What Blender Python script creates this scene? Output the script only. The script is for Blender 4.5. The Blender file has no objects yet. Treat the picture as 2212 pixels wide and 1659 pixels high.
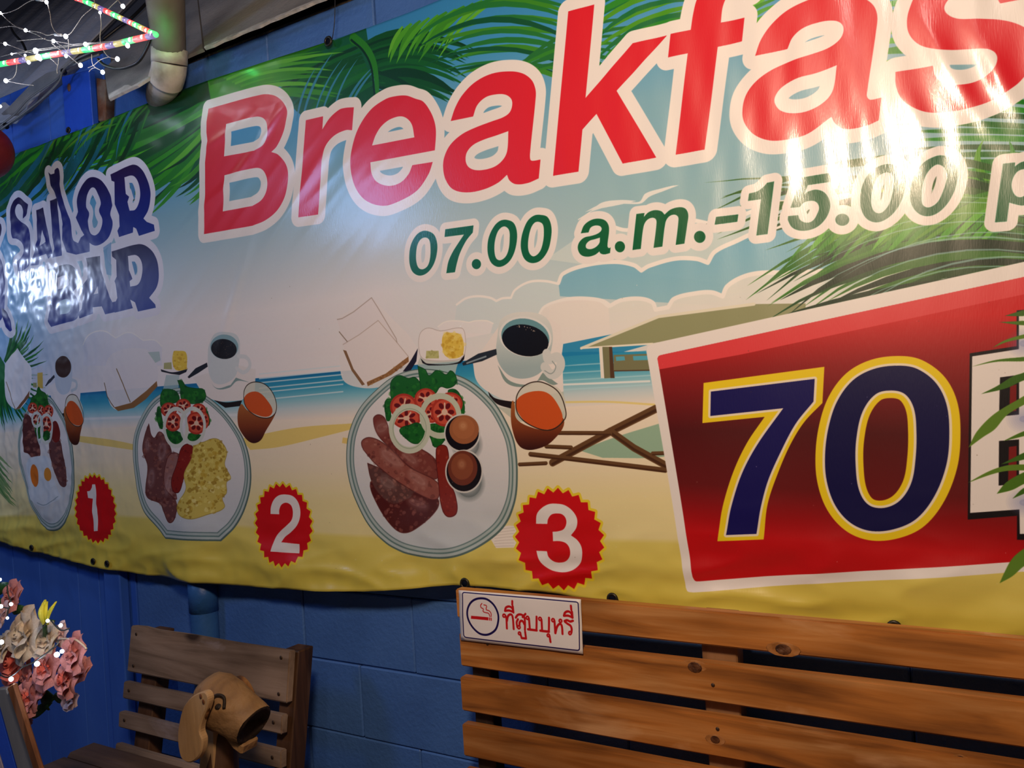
import bpy, bmesh, math, random
import numpy as np
from mathutils import Vector, Matrix, noise
random.seed(7)
SC = bpy.context.scene
COL = SC.collection

# ------------------------------------------------------------------ camera
FPX, CX, CY, WALLD, CAMH = 1850.0, 1106.0, 829.5, 1.77, 1.40
def _n(v): return v/np.linalg.norm(v)
_v1 = _n(np.array([-1862-CX, 1020-CY, FPX]))
_dn = np.array([.06, 1, 0.]); _dn = _n(_dn-_v1*(_v1@_dn))
_X = -_v1; _Z = -_dn; _Y = np.cross(_Z, _X)
RM = np.array([_X, _Y, _Z])                 # world = RM @ (right, down, forward)
CAM = np.array([0, -WALLD, CAMH])
cam_d = bpy.data.cameras.new('camera'); cam = bpy.data.objects.new('camera', cam_d); COL.objects.link(cam)
cam_d.sensor_fit = 'HORIZONTAL'; cam_d.sensor_width = 36.0; cam_d.lens = 36.0*FPX/2212.0; cam_d.clip_start = .02
_r, _u, _b = RM@np.array([1, 0, 0.]), RM@np.array([0, -1, 0.]), RM@np.array([0, 0, -1.])
cam.matrix_world = Matrix(((_r[0], _u[0], _b[0], CAM[0]), (_r[1], _u[1], _b[1], CAM[1]), (_r[2], _u[2], _b[2], CAM[2]), (0, 0, 0, 1)))
SC.camera = cam
def ray(px, py): return RM@np.array([(px-CX)/FPX, (py-CY)/FPX, 1.])
def P(px, py, off=0.0):                      # where the sight line meets the vertical plane off metres before the wall
    d = ray(px, py); t = (-off-CAM[1])/d[1]; return Vector(CAM+d*t)
def PX(px, py, x):                           # where it meets the plane x = const
    d = ray(px, py); t = (x-CAM[0])/d[0]; return Vector(CAM+d*t)
BO = .07                                     # banner stands this far before the wall

# ------------------------------------------------------------------ light and exposure
w = bpy.data.worlds.new('night'); SC.world = w; w.use_nodes = True
w.node_tree.nodes['Background'].inputs[0].default_value = (.40, .42, .62, 1)
w.node_tree.nodes['Background'].inputs[1].default_value = .03
def mirror_point(px, py, k):
    W = P(px, py, BO); d = _n(ray(px, py)); return W+Vector((d[0], -d[1], d[2]))*k
def lamp(name, loc, power, col, size, spread=None):
    l = bpy.data.lights.new(name, 'POINT'); l.energy = power; l.color = col; l.shadow_soft_size = size
    o = bpy.data.objects.new(name, l); o.location = loc; COL.objects.link(o); return o
warm = lamp('warm_ceiling_bulb', mirror_point(1890, 330, 1.4), 70, (1.0, .735, .52), .10)
warm2 = lamp('warm_fill_light', (-.25, -2.5, 3.1), 22, (1.0, .80, .68), .12)  # added warm fill for the room, no bulb of its own
cool = lamp('white_led_lamp', mirror_point(92, 610, .9), 8.0, (.62, .74, 1.0), .07)
cool2 = lamp('bluish_fill_light', (-3.0, -1.9, 2.4), 27, (.28, .50, 1.0), .2)  # added bluish fill for the left half, no lamp of its own
SC.view_settings.view_transform = 'Standard'; SC.view_settings.look = 'None'
SC.view_settings.gamma = 1; SC.view_settings.exposure = 0.02; SC.view_settings.use_curve_mapping = False
SC.cycles.use_denoising = True
SC.cycles.max_bounces = 6

# ------------------------------------------------------------------ helpers
def tag(o, label=None, cat=None, group=None, kind=None):
    if label: o['label'] = label
    if cat: o['category'] = cat
    if group: o['group'] = group
    if kind: o['kind'] = kind
    return o
def mobj(name, verts, faces, mat, parent=None, smooth=False, uvs=None):
    me = bpy.data.meshes.new(name); me.from_pydata([tuple(v) for v in verts], [], faces); me.update()
    if mat: me.materials.append(mat)
    if smooth: me.polygons.foreach_set('use_smooth', [True]*len(me.polygons))
    o = bpy.data.objects.new(name, me); COL.objects.link(o)
    if parent: o.parent = parent
    return o
def bobj(name, bm, mat, parent=None, smooth=False):
    bmesh.ops.recalc_face_normals(bm, faces=bm.faces)
    me = bpy.data.meshes.new(name); bm.to_mesh(me); bm.free()
    if mat: me.materials.append(mat)
    if smooth: me.polygons.foreach_set('use_smooth', [True]*len(me.polygons))
    o = bpy.data.objects.new(name, me); COL.objects.link(o)
    if parent: o.parent = parent
    return o
def empty(name, loc):
    o = bpy.data.objects.new(name, None); o.location = loc; COL.objects.link(o); return o
def adopt(root):
    """children were built in world coordinates: keep them in place under the moved empty"""
    inv = Matrix.Translation(-Vector(root.location))
    for c in [o for o in COL.objects if o.parent == root]:
        c.matrix_parent_inverse = inv
def bm_box(bm, lo, hi, bev=0.0):
    r = bmesh.ops.create_cube(bm, size=1.0); vs = r['verts']
    for v in vs:
        v.co = Vector([lo[i]+(v.co[i]+.5)*(hi[i]-lo[i]) for i in range(3)])
    if bev > 0:
        es = list({e for v in vs for e in v.link_edges})
        bmesh.ops.bevel(bm, geom=es, offset=bev, segments=1, affect='EDGES')
def box(name, lo, hi, mat, parent=None, bev=.003):
    bm = bmesh.new(); bm_box(bm, lo, hi, bev); return bobj(name, bm, mat, parent)
def subsegs(pts, n=8, closed=False):
    pts = [Vector(p) for p in pts]; N = len(pts); out = []
    for i in range(N if closed else N-1):
        if closed: p0, p1, p2, p3 = pts[i-1], pts[i], pts[(i+1) % N], pts[(i+2) % N]
        else: p0, p1, p2, p3 = pts[max(i-1, 0)], pts[i], pts[i+1], pts[min(i+2, N-1)]
        for k in range(n):
            t = k/n
            out.append(.5*((2*p1)+(p2-p0)*t+(2*p0-5*p1+4*p2-p3)*t*t+(3*p1-p0-3*p2+p3)*t**3))
    if not closed: out.append(pts[-1])
    return out
def tube(name, pts, rad, mat, parent=None, sides=8, n=6, smooth_path=True, cap=True):
    pts = subsegs(pts, n) if smooth_path and len(pts) > 2 else [Vector(p) for p in pts]
    R = rad if callable(rad) else (lambda t: rad)
    vs, fs = [], []; N = len(pts); up = None
    for i, p in enumerate(pts):
        d = (pts[min(i+1, N-1)]-pts[max(i-1, 0)]).normalized()
        if up is None: up = d.orthogonal().normalized()
        up = (up-d*up.dot(d)).normalized(); s = d.cross(up)
        r = R(i/max(N-1, 1))
        for k in range(sides):
            a = 2*math.pi*k/sides; vs.append(p+(up*math.cos(a)+s*math.sin(a))*r)
    for i in range(N-1):
        for k in range(sides):
            a, b = i*sides+k, i*sides+(k+1) % sides
            fs.append((a, b, b+sides, a+sides))
    if cap: fs.append(tuple(range(sides))[::-1]); fs.append(tuple(range((N-1)*sides, N*sides)))
    return mobj(name, vs, fs, mat, parent, True)
def ball(name, c, r, mat, parent=None, seg=12, rings=8, scale=(1, 1, 1)):
    bm = bmesh.new(); bmesh.ops.create_uvsphere(bm, u_segments=seg, v_segments=rings, radius=r)
    for v in bm.verts: v.co = Vector((v.co.x*scale[0], v.co.y*scale[1], v.co.z*scale[2]))+Vector(c)
    return bobj(name, bm, mat, parent, True)
def prism(name, outline, depth_vec, mat, parent=None, bev=0.0):
    """a slab: closed outline (3-D points) pushed along depth_vec"""
    bm = bmesh.new(); vs = [bm.verts.new(p) for p in outline]; f = bm.faces.new(vs)
    r = bmesh.ops.extrude_face_region(bm, geom=[f]); nv = [g for g in r['geom'] if isinstance(g, bmesh.types.BMVert)]
    for v in nv: v.co += Vector(depth_vec)
    if bev: bmesh.ops.bevel(bm, geom=list(bm.edges), offset=bev, segments=1, affect='EDGES')
    return bobj(name, bm, mat, parent)

# ------------------------------------------------------------------ materials
def mat(name, col=(.5, .5, .5), rough=.6, spec=.5, metal=0):
    m = bpy.data.materials.new(name); m.use_nodes = True; b = m.node_tree.nodes['Principled BSDF']
    b.inputs['Base Color'].default_value = (*col, 1); b.inputs['Roughness'].default_value = rough
    b.inputs['Specular IOR Level'].default_value = spec; b.inputs['Metallic'].default_value = metal
    return m
def nd(m, t, **kw):
    n = m.node_tree.nodes.new(t)
    for k, v in kw.items():
        if k in n.inputs: n.inputs[k].default_value = v
        else: setattr(n, k, v)
    return n
def ln(m, a, ao, b, bi): m.node_tree.links.new(a.outputs[ao], b.inputs[bi])
def ramp(m, stops):
    r = nd(m, 'ShaderNodeValToRGB'); e = r.color_ramp.elements
    while len(e) > 1: e.remove(e[-1])
    e[0].position = stops[0][0]; e[0].color = (*stops[0][1], 1)
    for p, c in stops[1:]:
        x = e.new(p); x.color = (*c, 1)
    return r
def noisy(name, cols, scale=6, stretch=(1, 1, 1), rough=.7, bump=.2, bscale=60, detail=5, bdist=.01, spec=.4, dist=0.0):
    m = mat(name, rough=rough, spec=spec); b = m.node_tree.nodes['Principled BSDF']
    tc = nd(m, 'ShaderNodeTexCoord'); mp = nd(m, 'ShaderNodeMapping'); mp.inputs['Scale'].default_value = stretch
    ln(m, tc, 'Object', mp, 'Vector')
    n1 = nd(m, 'ShaderNodeTexNoise', Scale=scale, Detail=detail, Distortion=dist); ln(m, mp, 'Vector', n1, 'Vector')
    k = len(cols); r = ramp(m, [(.3+.4*i/(k-1), c) for i, c in enumerate(cols)])
    ln(m, n1, 'Fac', r, 'Fac'); ln(m, r, 'Color', b, 'Base Color')
    n2 = nd(m, 'ShaderNodeTexNoise', Scale=bscale, Detail=4); ln(m, mp, 'Vector', n2, 'Vector')
    bp = nd(m, 'ShaderNodeBump', Strength=bump, Distance=bdist); ln(m, n2, 'Fac', bp, 'Height'); ln(m, bp, 'Normal', b, 'Normal')
    return m
def wood(name, c_dark, c_mid, c_light, rough=.45, along='x', knots=True, scale=9):
    m = mat(name, rough=rough, spec=.4); b = m.node_tree.nodes['Principled BSDF']
    tc = nd(m, 'ShaderNodeTexCoord'); oi = nd(m, 'ShaderNodeObjectInfo')
    add = nd(m, 'ShaderNodeVectorMath', operation='MULTIPLY_ADD')
    ln(m, oi, 'Random', add, 0); add.inputs[1].default_value = (3.1, 5.7, 9.3); ln(m, tc, 'Object', add, 2)
    mp = nd(m, 'ShaderNodeMapping'); s = {'x': (.09, 1, 1), 'z': (1, 1, .09), 'y': (1, .09, 1)}[along]
    mp.inputs['Scale'].default_value = s; ln(m, add, 'Vector', mp, 'Vector')
    n1 = nd(m, 'ShaderNodeTexNoise', Scale=scale*2.2, Detail=6, Distortion=1.2); ln(m, mp, 'Vector', n1, 'Vector')
    r = ramp(m, [(.28, c_dark), (.48, c_mid), (.72, c_light)]); ln(m, n1, 'Fac', r, 'Fac')
    mp2 = nd(m, 'ShaderNodeMapping'); mp2.inputs['Scale'].default_value = tuple(.35 if v < 1 else 1 for v in s); ln(m, add, 'Vector', mp2, 'Vector')
    n3 = nd(m, 'ShaderNodeTexNoise', Scale=7, Detail=3); ln(m, mp2, 'Vector', n3, 'Vector')
    r3 = ramp(m, [(.30, (.45, .42, .40)), (.55, (1, 1, 1)), (.75, (1.25, 1.2, 1.15))]); ln(m, n3, 'Fac', r3, 'Fac')
    mx = nd(m, 'ShaderNodeMix', data_type='RGBA', blend_type='MULTIPLY'); mx.inputs[0].default_value = .95
    ln(m, r, 'Color', mx, 6); ln(m, r3, 'Color', mx, 7); last = (mx, 2)
    n5 = nd(m, 'ShaderNodeTexNoise', Scale=11, Detail=5, Distortion=.6); ln(m, mp2, 'Vector', n5, 'Vector')
    r5 = ramp(m, [(.60, (0, 0, 0)), (.72, (.55, .55, .55))]); ln(m, n5, 'Fac', r5, 'Fac')
    mw = nd(m, 'ShaderNodeMix', data_type='RGBA'); ln(m, r5, 'Color', mw, 0); ln(m, mx, 2, mw, 6)
    mw.inputs[7].default_value = (min(1, c_light[0]*1.15), min(1, c_light[1]*1.35), min(1, c_light[2]*1.9), 1); mx = mw; last = (mw, 2)
    if knots:
        v = nd(m, 'ShaderNodeTexVoronoi', Scale=3.2); mp3 = nd(m, 'ShaderNodeMapping')
        mp3.inputs['Scale'].default_value = tuple(.55 if q < 1 else 1 for q in s); ln(m, add, 'Vector', mp3, 'Vector'); ln(m, mp3, 'Vector', v, 'Vector')
        rk = ramp(m, [(.035, (1, 1, 1)), (.075, (0, 0, 0))]); ln(m, v, 'Distance', rk, 'Fac')
        mk = nd(m, 'ShaderNodeMix', data_type='RGBA'); ln(m, rk, 'Color', mk, 0); ln(m, mx, 2, mk, 6)
        mk.inputs[7].default_value = (c_dark[0]*.35, c_dark[1]*.3, c_dark[2]*.3, 1); last = (mk, 2)
    ln(m, last[0], last[1], b, 'Base Color')
    n2 = nd(m, 'ShaderNodeTexNoise', Scale=60, Detail=4); ln(m, mp, 'Vector', n2, 'Vector')
    bp = nd(m, 'ShaderNodeBump', Strength=.35, Distance=.004); ln(m, n2, 'Fac', bp, 'Height'); ln(m, bp, 'Normal', b, 'Normal')
    return m
def glow(name, col, strength, base=(.8, .8, .8)):
    m = mat(name, base, .3); b = m.node_tree.nodes['Principled BSDF']
    b.inputs['Emission Color'].default_value = (*col, 1); b.inputs['Emission Strength'].default_value = strength
    return m
M = {}
M['blue_wall'] = noisy('blue_wall', [(.055, .14, .40), (.07, .18, .50), (.085, .21, .56)], 3, bump=.5, bscale=90, rough=.42, bdist=.004)
M['blue_plank'] = noisy('blue_plank', [(.035, .12, .52), (.05, .16, .64), (.07, .20, .70)], 2.5, (1, 1, .4), bump=.35, bscale=30, rough=.33, bdist=.004)
M['blue_board'] = noisy('blue_board', [(.02, .09, .62), (.026, .11, .70)], 4, bump=.1, rough=.4)
M['mortar'] = noisy('mortar', [(.015, .06, .24), (.03, .11, .36)], 8, bump=.6, bscale=60, rough=.6)
M['crust'] = noisy('crust', [(.04, .03, .02), (.16, .12, .07), (.05, .08, .15)], 20, bump=1, bscale=50, rough=.9)
M['sheet'] = noisy('sheet', [(.18, .18, .18), (.28, .27, .26), (.36, .34, .32)], 5, bump=.25, bscale=70, rough=.75)
M['rib'] = noisy('rib', [(.26, .28, .32), (.40, .42, .48)], 4, bump=.25, rough=.5)
M['dark'] = mat('dark', (.006, .006, .008), .9, .1)
M['torn'] = noisy('torn', [(.35, .34, .32), (.6, .58, .55)], 30, bump=.5, rough=.9)
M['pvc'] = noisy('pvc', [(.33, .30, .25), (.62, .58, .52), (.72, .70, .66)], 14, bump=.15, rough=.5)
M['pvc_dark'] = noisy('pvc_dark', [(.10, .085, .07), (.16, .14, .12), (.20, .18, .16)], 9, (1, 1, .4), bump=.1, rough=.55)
M['pvc_blue'] = noisy('pvc_blue', [(.03, .12, .36), (.05, .17, .46)], 6, bump=.15, rough=.4)
M['rust'] = noisy('rust', [(.05, .015, .008), (.16, .05, .015), (.22, .16, .12)], 12, bump=.6, rough=.85)
M['cable_grey'] = mat('cable_grey', (.18, .19, .2), .45)
M['cable_black'] = mat('cable_black', (.008, .008, .01), .4)
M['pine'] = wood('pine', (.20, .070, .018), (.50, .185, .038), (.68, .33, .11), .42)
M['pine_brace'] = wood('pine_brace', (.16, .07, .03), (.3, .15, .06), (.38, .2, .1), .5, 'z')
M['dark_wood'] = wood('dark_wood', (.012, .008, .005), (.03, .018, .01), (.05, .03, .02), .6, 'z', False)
M['weathered'] = wood('weathered', (.14, .09, .055), (.30, .205, .14), (.40, .29, .21), .6, 'x')
M['chair_post'] = wood('chair_post', (.04, .018, .008), (.10, .045, .02), (.14, .07, .035), .55, 'z', False)
M['seat_wood'] = wood('seat_wood', (.05, .028, .015), (.11, .06, .035), (.16, .09, .05), .6, 'x', False)
M['carved'] = noisy('carved', [(.12, .06, .025), (.27, .15, .06), (.36, .21, .09)], 9, (1, 1, 1), bump=.5, bscale=40, rough=.6, dist=1)
M['carved_ear'] = noisy('carved_ear', [(.34, .20, .09), (.46, .28, .13), (.5, .32, .16)], 12, (1, 1, .15), bump=.2, bscale=60, rough=.6)
M['bark'] = noisy('bark', [(.05, .02, .008), (.2, .08, .02), (.3, .15, .05)], 40, bump=.9, rough=.8)
M['knot'] = noisy('knot', [(.04, .014, .006), (.10, .035, .012), (.20, .09, .04)], 70, bump=.8, rough=.5)
M['knot_halo'] = noisy('knot_halo', [(.24, .09, .02), (.42, .17, .045), (.52, .24, .09)], 45, bump=.2, rough=.45)
M['burnt'] = noisy('burnt', [(.010, .006, .004), (.035, .02, .012)], 20, bump=.6, rough=.7)
M['screw'] = mat('screw', (.08, .05, .035), .5, .5, .6)
M['eyelet'] = mat('eyelet', (.05, .045, .035), .4, .5, .7)
M['hole'] = mat('hole', (.008, .01, .02), .9, 0)
M['red'] = noisy('red_ball', [(.13, .004, .005), (.20, .006, .007)], 8, bump=.2, rough=.55)
M['led'] = glow('led', (.78, .84, 1.0), 28); M['led'].cycles.emission_sampling = 'NONE'
M['wire'] = mat('wire', (.42, .36, .30), .4)
M['wire_dark'] = mat('wire_dark', (.015, .02, .015), .5)
for nm, c, s in (('red', (1, .03, .02), 1.6), ('green', (.02, .85, .18), 1.3), ('yellow', (.75, .62, .10), .75), ('purple', (.22, .12, .55), .55)):
    M['rope_'+nm] = glow('rope_'+nm, c, s, (.3, .3, .3))
M['tip_red'] = glow('tip_red', (1, .35, .2), 7); M['tip_green'] = glow('tip_green', (.6, 1, .75), 7)
M['tip_yellow'] = glow('tip_yellow', (1, .85, .4), 4); M['tip_purple'] = glow('tip_purple', (.45, .35, 1), 3)
def petal_mat(n, a, b):
    m = noisy(n, [a, b], 25, bump=.2, bscale=80, rough=.65); m.node_tree.nodes['Principled BSDF'].inputs['Subsurface Weight'].default_value = .15
    m.node_tree.nodes['Principled BSDF'].inputs['Subsurface Radius'].default_value = (.02, .01, .008); return m
M['petal_cream'] = petal_mat('petal_cream', (.60, .50, .38), (.78, .68, .54))
M['petal_pink'] = petal_mat('petal_pink', (.50, .17, .17), (.70, .32, .30))
M['petal_coral'] = petal_mat('petal_coral', (.70, .12, .09), (.85, .24, .17))
M['petal_pale'] = petal_mat('petal_pale', (.70, .50, .52), (.85, .66, .66))
M['leaf'] = noisy('leaf', [(.015, .06, .015), (.03, .12, .03)], 15, rough=.4, bump=.2)
M['yellow_bud'] = petal_mat('yellow_bud', (.75, .75, .03), (.85, .85, .10))
M['frame_wood'] = wood('frame_wood', (.10, .035, .012), (.24, .09, .03), (.32, .13, .05), .5, 'z')
M['frame_grey'] = noisy('frame_grey', [(.15, .16, .17), (.28, .29, .30)], 6, (1, 1, .3), rough=.3, bump=.1)
M['panel'] = noisy('panel', [(.42, .36, .42), (.62, .52, .55)], 3, rough=.4, bump=.05)
M['floor'] = noisy('floor', [(.10, .09, .08), (.2, .18, .16)], 6, bump=.4, rough=.8)

# ------------------------------------------------------------------ print shop: paints flat artwork into a numpy picture
class Canvas:
    def __init__(s, x0, x1, z0, z1, res, off):
        s.x0, s.z0, s.res, s.off = x0, z0, res, off
        s.W = int(round((x1-x0)/res)); s.H = int(round((z1-z0)/res))
        s.x1, s.z1 = x0+s.W*res, z0+s.H*res
        s.a = np.ones((s.H, s.W, 3), np.float32)
    def proj(s, pts):
        pts = np.asarray(pts, float)
        d = np.stack([(pts[:, 0]-CX)/FPX, (pts[:, 1]-CY)/FPX, np.ones(len(pts))], 1)@RM.T
        t = (-s.off-CAM[1])/d[:, 1]; p = CAM+d*t[:, None]
        return np.stack([(p[:, 0]-s.x0)/s.res, (p[:, 2]-s.z0)/s.res], 1)
    def _bb(s, q, m=2):
        a = np.floor(q.min(0)-m).astype(int); b = np.ceil(q.max(0)+m).astype(int)
        return max(a[0], 0), min(b[0], s.W), max(a[1], 0), min(b[1], s.H)
    def cover(s, polys, bb):
        X0, X1, Y0, Y1 = bb; w_, h_ = X1-X0, Y1-Y0; SS = 3
        acc = np.zeros((h_*SS, w_+2), np.float32)
        for q in polys:
            q = q-np.array([X0, Y0]); q2 = np.roll(q, -1, 0)
            for (xa, ya), (xb, yb) in zip(q, q2):
                if ya == yb: continue
                sgn = 1.0
                if ya > yb: xa, ya, xb, yb, sgn = xb, yb, xa, ya, -1.0
                i0 = max(int(math.ceil(ya*SS-.5)), 0); i1 = min(int(math.ceil(yb*SS-.5)), h_*SS)
                if i1 <= i0: continue
                r = np.arange(i0, i1); yy = (r+.5)/SS
                xx = np.clip(xa+(xb-xa)*(yy-ya)/(yb-ya), 0, w_); ix = np.floor(xx).astype(int); fr = xx-ix
                np.add.at(acc, (r, ix), sgn*(1-fr)); np.add.at(acc, (r, ix+1), sgn*fr)
        c = np.abs(np.cumsum(acc, 1))[:, :w_]
        np.minimum(c, 1, out=c)
        return c.reshape(h_, SS, w_).mean(1)
    def blend(s, c, bb, col, alpha=1.0):
        X0, X1, Y0, Y1 = bb
        if X1 <= X0 or Y1 <= Y0: return
        if callable(col):
            xx = s.x0+(np.arange(X0, X1)+.5)*s.res; zz = s.z0+(np.arange(Y0, Y1)+.5)*s.res
            cc = col(xx[None, :], zz[:, None])
        else: cc = np.array(col, np.float32)
        c = (c*alpha)[..., None]; v = s.a[Y0:Y1, X0:X1]; v *= (1-c); v += c*cc
    def fill(s, paths, col, alpha=1.0):
        if not isinstance(paths, list): paths = [paths]
        q = [s.proj(p) for p in paths]; bb = s._bb(np.concatenate(q))
        if bb[1] <= bb[0] or bb[3] <= bb[2]: return
        c = s.cover(q[:1], bb)
        for h_ in q[1:]: c = np.clip(c-s.cover([h_], bb), 0, 1)      # further paths are holes
        s.blend(c, bb, col, alpha)
    def stroke(s, path, r, col, closed=True, alpha=1.0, r2=None):
        q = s.proj(path); r /= s.res; r_end = r if r2 is None else r2/s.res
        bb = s._bb(q, max(r, r_end)+2); X0, X1, Y0, Y1 = bb
        if X1 <= X0 or Y1 <= Y0: return
        c = np.zeros((Y1-Y0, X1-X0), np.float32); n = len(q)
        for i in range(n if closed else n-1):
            a, b = q[i], q[(i+1) % n]; rr = r+(r_end-r)*i/max(n-1, 1)
            x0, x1 = int(max(min(a[0], b[0])-rr-2, X0)), int(min(max(a[0], b[0])+rr+3, X1))
            y0, y1 = int(max(min(a[1], b[1])-rr-2, Y0)), int(min(max(a[1], b[1])+rr+3, Y1))
            if x1 <= x0 or y1 <= y0: continue
            gx = np.arange(x0, x1)[None, :]+.5-a[0]; gy = np.arange(y0, y1)[:, None]+.5-a[1]
            d = b-a; L = max(d@d, 1e-9); t = np.clip((gx*d[0]+gy*d[1])/L, 0, 1)
            dist = np.hypot(gx-t*d[0], gy-t*d[1]); k = np.clip(rr-dist+.5, 0, 1)
            v = c[y0-Y0:y1-Y0, x0-X0:x1-X0]; np.maximum(v, k, out=v)
        s.blend(c, bb, col, alpha)
    def soft(s, path, col, r, alpha=1.0):
        """filled shape with a feathered edge"""
        for k in range(6): s.stroke(path, r*(1-k/6), col, alpha=alpha*.22)
        s.fill(path, col, alpha)
    def image(s, name):
        im = bpy.data.images.new(name, s.W, s.H, alpha=False); im.colorspace_settings.name = 'sRGB'
        buf = np.ones((s.H, s.W, 4), np.float32); buf[..., :3] = np.clip(s.a, 0, 1)
        im.pixels.foreach_set(buf.ravel()); im.update(); im.pack(); return im
ZOOM = {'A': (420, 160, 4.424), 'B': (900, 60, 4.424), 'C': (1400, 0, 4.424), 'D': (1712, 0, 4.424), 'E': (860, 380, 4.424),
        'F': (1340, 280, 4.424), 'G': (1712, 280, 4.424), 'H': (0, 330, 4.147), 'I': (640, 600, 2.4397), 'J': (1380, 720, 2.6587),
        'K': (1080, 1040, 6.636), 'L': (520, 1020, 8.295), 'M': (150, 1010, 9.76), 'N': (220, 700, 3.455), 'O': (0, 730, 3.7705),
        'Q': (980, 1260, 7.373), 'R': (1900, 560, 2.37), 'T': (1200, 500, 2.9615), 'U': (300, 0, 3.16), 'V': (0, 0, 5.53), 'p': (0, 0, 1)}
def path(txt, closed=True, n=7):
    """'A 10,20* 30,40 B 5,6' : letters switch the tracing frame, * marks a corner, the rest is a smooth curve"""
    ox, oy, sc = 0, 0, 1; pts, cor = [], []
    for t in txt.split():
        if t in ZOOM: ox, oy, sc = ZOOM[t]; continue
        c = t.endswith('*'); x, y = t.rstrip('*').split(',')
        pts.append((ox+float(x)/sc, oy+float(y)/sc)); cor.append(c)
    p = np.array(pts); N = len(p); out = []
    for i in range(N if closed else N-1):
        j = (i+1) % N; p1, p2 = p[i], p[j]
        if cor[i] and cor[j]: out.append(p1); continue
        p0 = p[i-1] if (closed or i > 0) else p1; p3 = p[(j+1) % N] if (closed or j < N-1) else p2
        if cor[i]: p0 = 2*p1-p2 if False else p1-(p2-p1)*.35
        if cor[j]: p3 = p2+(p2-p1)*.35
        L = np.linalg.norm(p2-p1); t1 = (p2-p0); t2 = (p3-p1)
        t1 = t1/max(np.linalg.norm(t1), 1e-6)*L; t2 = t2/max(np.linalg.norm(t2), 1e-6)*L
        for k in range(n):
            t = k/n; out.append((2*t**3-3*t*t+1)*p1+(t**3-2*t*t+t)*t1+(-2*t**3+3*t*t)*p2+(t**3-t*t)*t2)
    if not closed: out.append(p[-1])
    return np.array(out)
def ell(z, cx, cy, rx, ry, rot=0, n=36):
    ox, oy, sc = ZOOM[z]; a = np.linspace(0, 2*np.pi, n, endpoint=False); r = math.radians(rot)
    x = rx*np.cos(a); y = ry*np.sin(a)
    return np.stack([ox+(cx+x*math.cos(r)-y*math.sin(r))/sc, oy+(cy+x*math.sin(r)+y*math.cos(r))/sc], 1)
def mix(a, b, t): return np.array(a)*(1-t)+np.array(b)*t

# ------------------------------------------------------------------ banner artwork
B = Canvas(-3.9, .42, .80, 2.42, .0008, BO)
WHT = (.955, .94, .93); RED = (.89, .13, .19); GRN = (.02, .40, .22); TEAL = (.50, .62, .60)
rg = random.Random(5)
def lerp_stops(t, st):
    t = np.asarray(t, np.float32); ps = [s_[0] for s_ in st]
    return np.stack([np.interp(t, ps, [s_[1][i] for s_ in st]) for i in range(3)], -1)
def sky(x, z):
    c = lerp_stops(z+0*x, [(1.45, (.97, .95, .95)), (1.66, (.95, .94, .94)), (1.80, (.78, .85, .88)), (1.98, (.55, .73, .80)), (2.2, (.25, .60, .82)), (2.4, (.20, .52, .76))])
    c2 = lerp_stops(z+0*x, [(1.45, (.93, .93, .90)), (1.60, (.75, .86, .88)), (1.75, (.60, .77, .81)), (1.98, (.52, .72, .80)), (2.2, (.25, .60, .82)), (2.4, (.20, .52, .76))])
    m = np.clip((x+1.45)/.8, 0, 1)[..., None]
    c3 = lerp_stops(z+0*x, [(1.45, (.92, .91, .95)), (1.60, (.55, .72, .90)), (1.75, (.40, .66, .88)), (2.0, (.25, .58, .82)), (2.4, (.15, .45, .70))])
    m3 = np.clip((-2.55-x)/.7, 0, 1)[..., None]*.75
    c = c*(1-m)+c2*m; return c*(1-m3)+c3*m3
def sand(x, z):
    return lerp_stops(z+.012*np.sin(x*3)+0*x, [(.8, (.85, .76, .28)), (.93, (.87, .80, .33)), (1.035, (.90, .84, .44)), (1.047, (.94, .89, .64)), (1.13, (.96, .91, .68)), (1.22, (.97, .92, .80)), (1.40, (.99, .95, .90))])
def sea(x, z):
    return lerp_stops(z+.002*np.sin(x*5)+0*x, [(1.345, (.97, .93, .88)), (1.375, (.80, .88, .90)), (1.40, (.55, .80, .86)), (1.43, (.24, .64, .78)), (1.455, (.16, .56, .74)), (1.462, (.10, .46, .68)), (1.48, (.14, .52, .74))])
CH = 256
for r0 in range(0, B.H, CH):
    r1 = min(B.H, r0+CH)
    zz = (B.z0+(np.arange(r0, r1)+.5)*B.res)[:, None]; xx = (B.x0+(np.arange(B.W)+.5)*B.res)[None, :]
    s_, g_, e_ = sky(xx, zz), sand(xx, zz), sea(xx, zz)
    k = (zz+0*xx)[..., None]
    B.a[r0:r1] = np.where(k > 1.467, s_, np.where(k > 1.345, e_, g_))
# haze that washes the sea out behind the pale centre
def pale(x, z): return lerp_stops(z+0*x, [(1.3, (.97, .93, .90)), (1.5, (.96, .94, .94))])
for y in (782, 792, 801, 813, 822, 838): B.stroke(path(f'p 560,{y+26} 740,{y+8}', False), .0018, (.88, .95, .97), False, .8)
for y in (790, 806, 822, 842): B.stroke(path(f'p 1216,{y}* 1420,{y-12}*', False), .0015, (.75, .92, .96), False, .6)
B.stroke(path('T 50,980* 600,958*', False), .0022, (.93, .97, .97), False)
B.stroke(path('T 60,1092* 330,1090 630,1108*', False), .0022, (.95, .87, .50), False, .8)
B.stroke(path('p 180,905* 330,900 520,896*', False), .004, (.93, .95, .96), False, .7)
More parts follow.
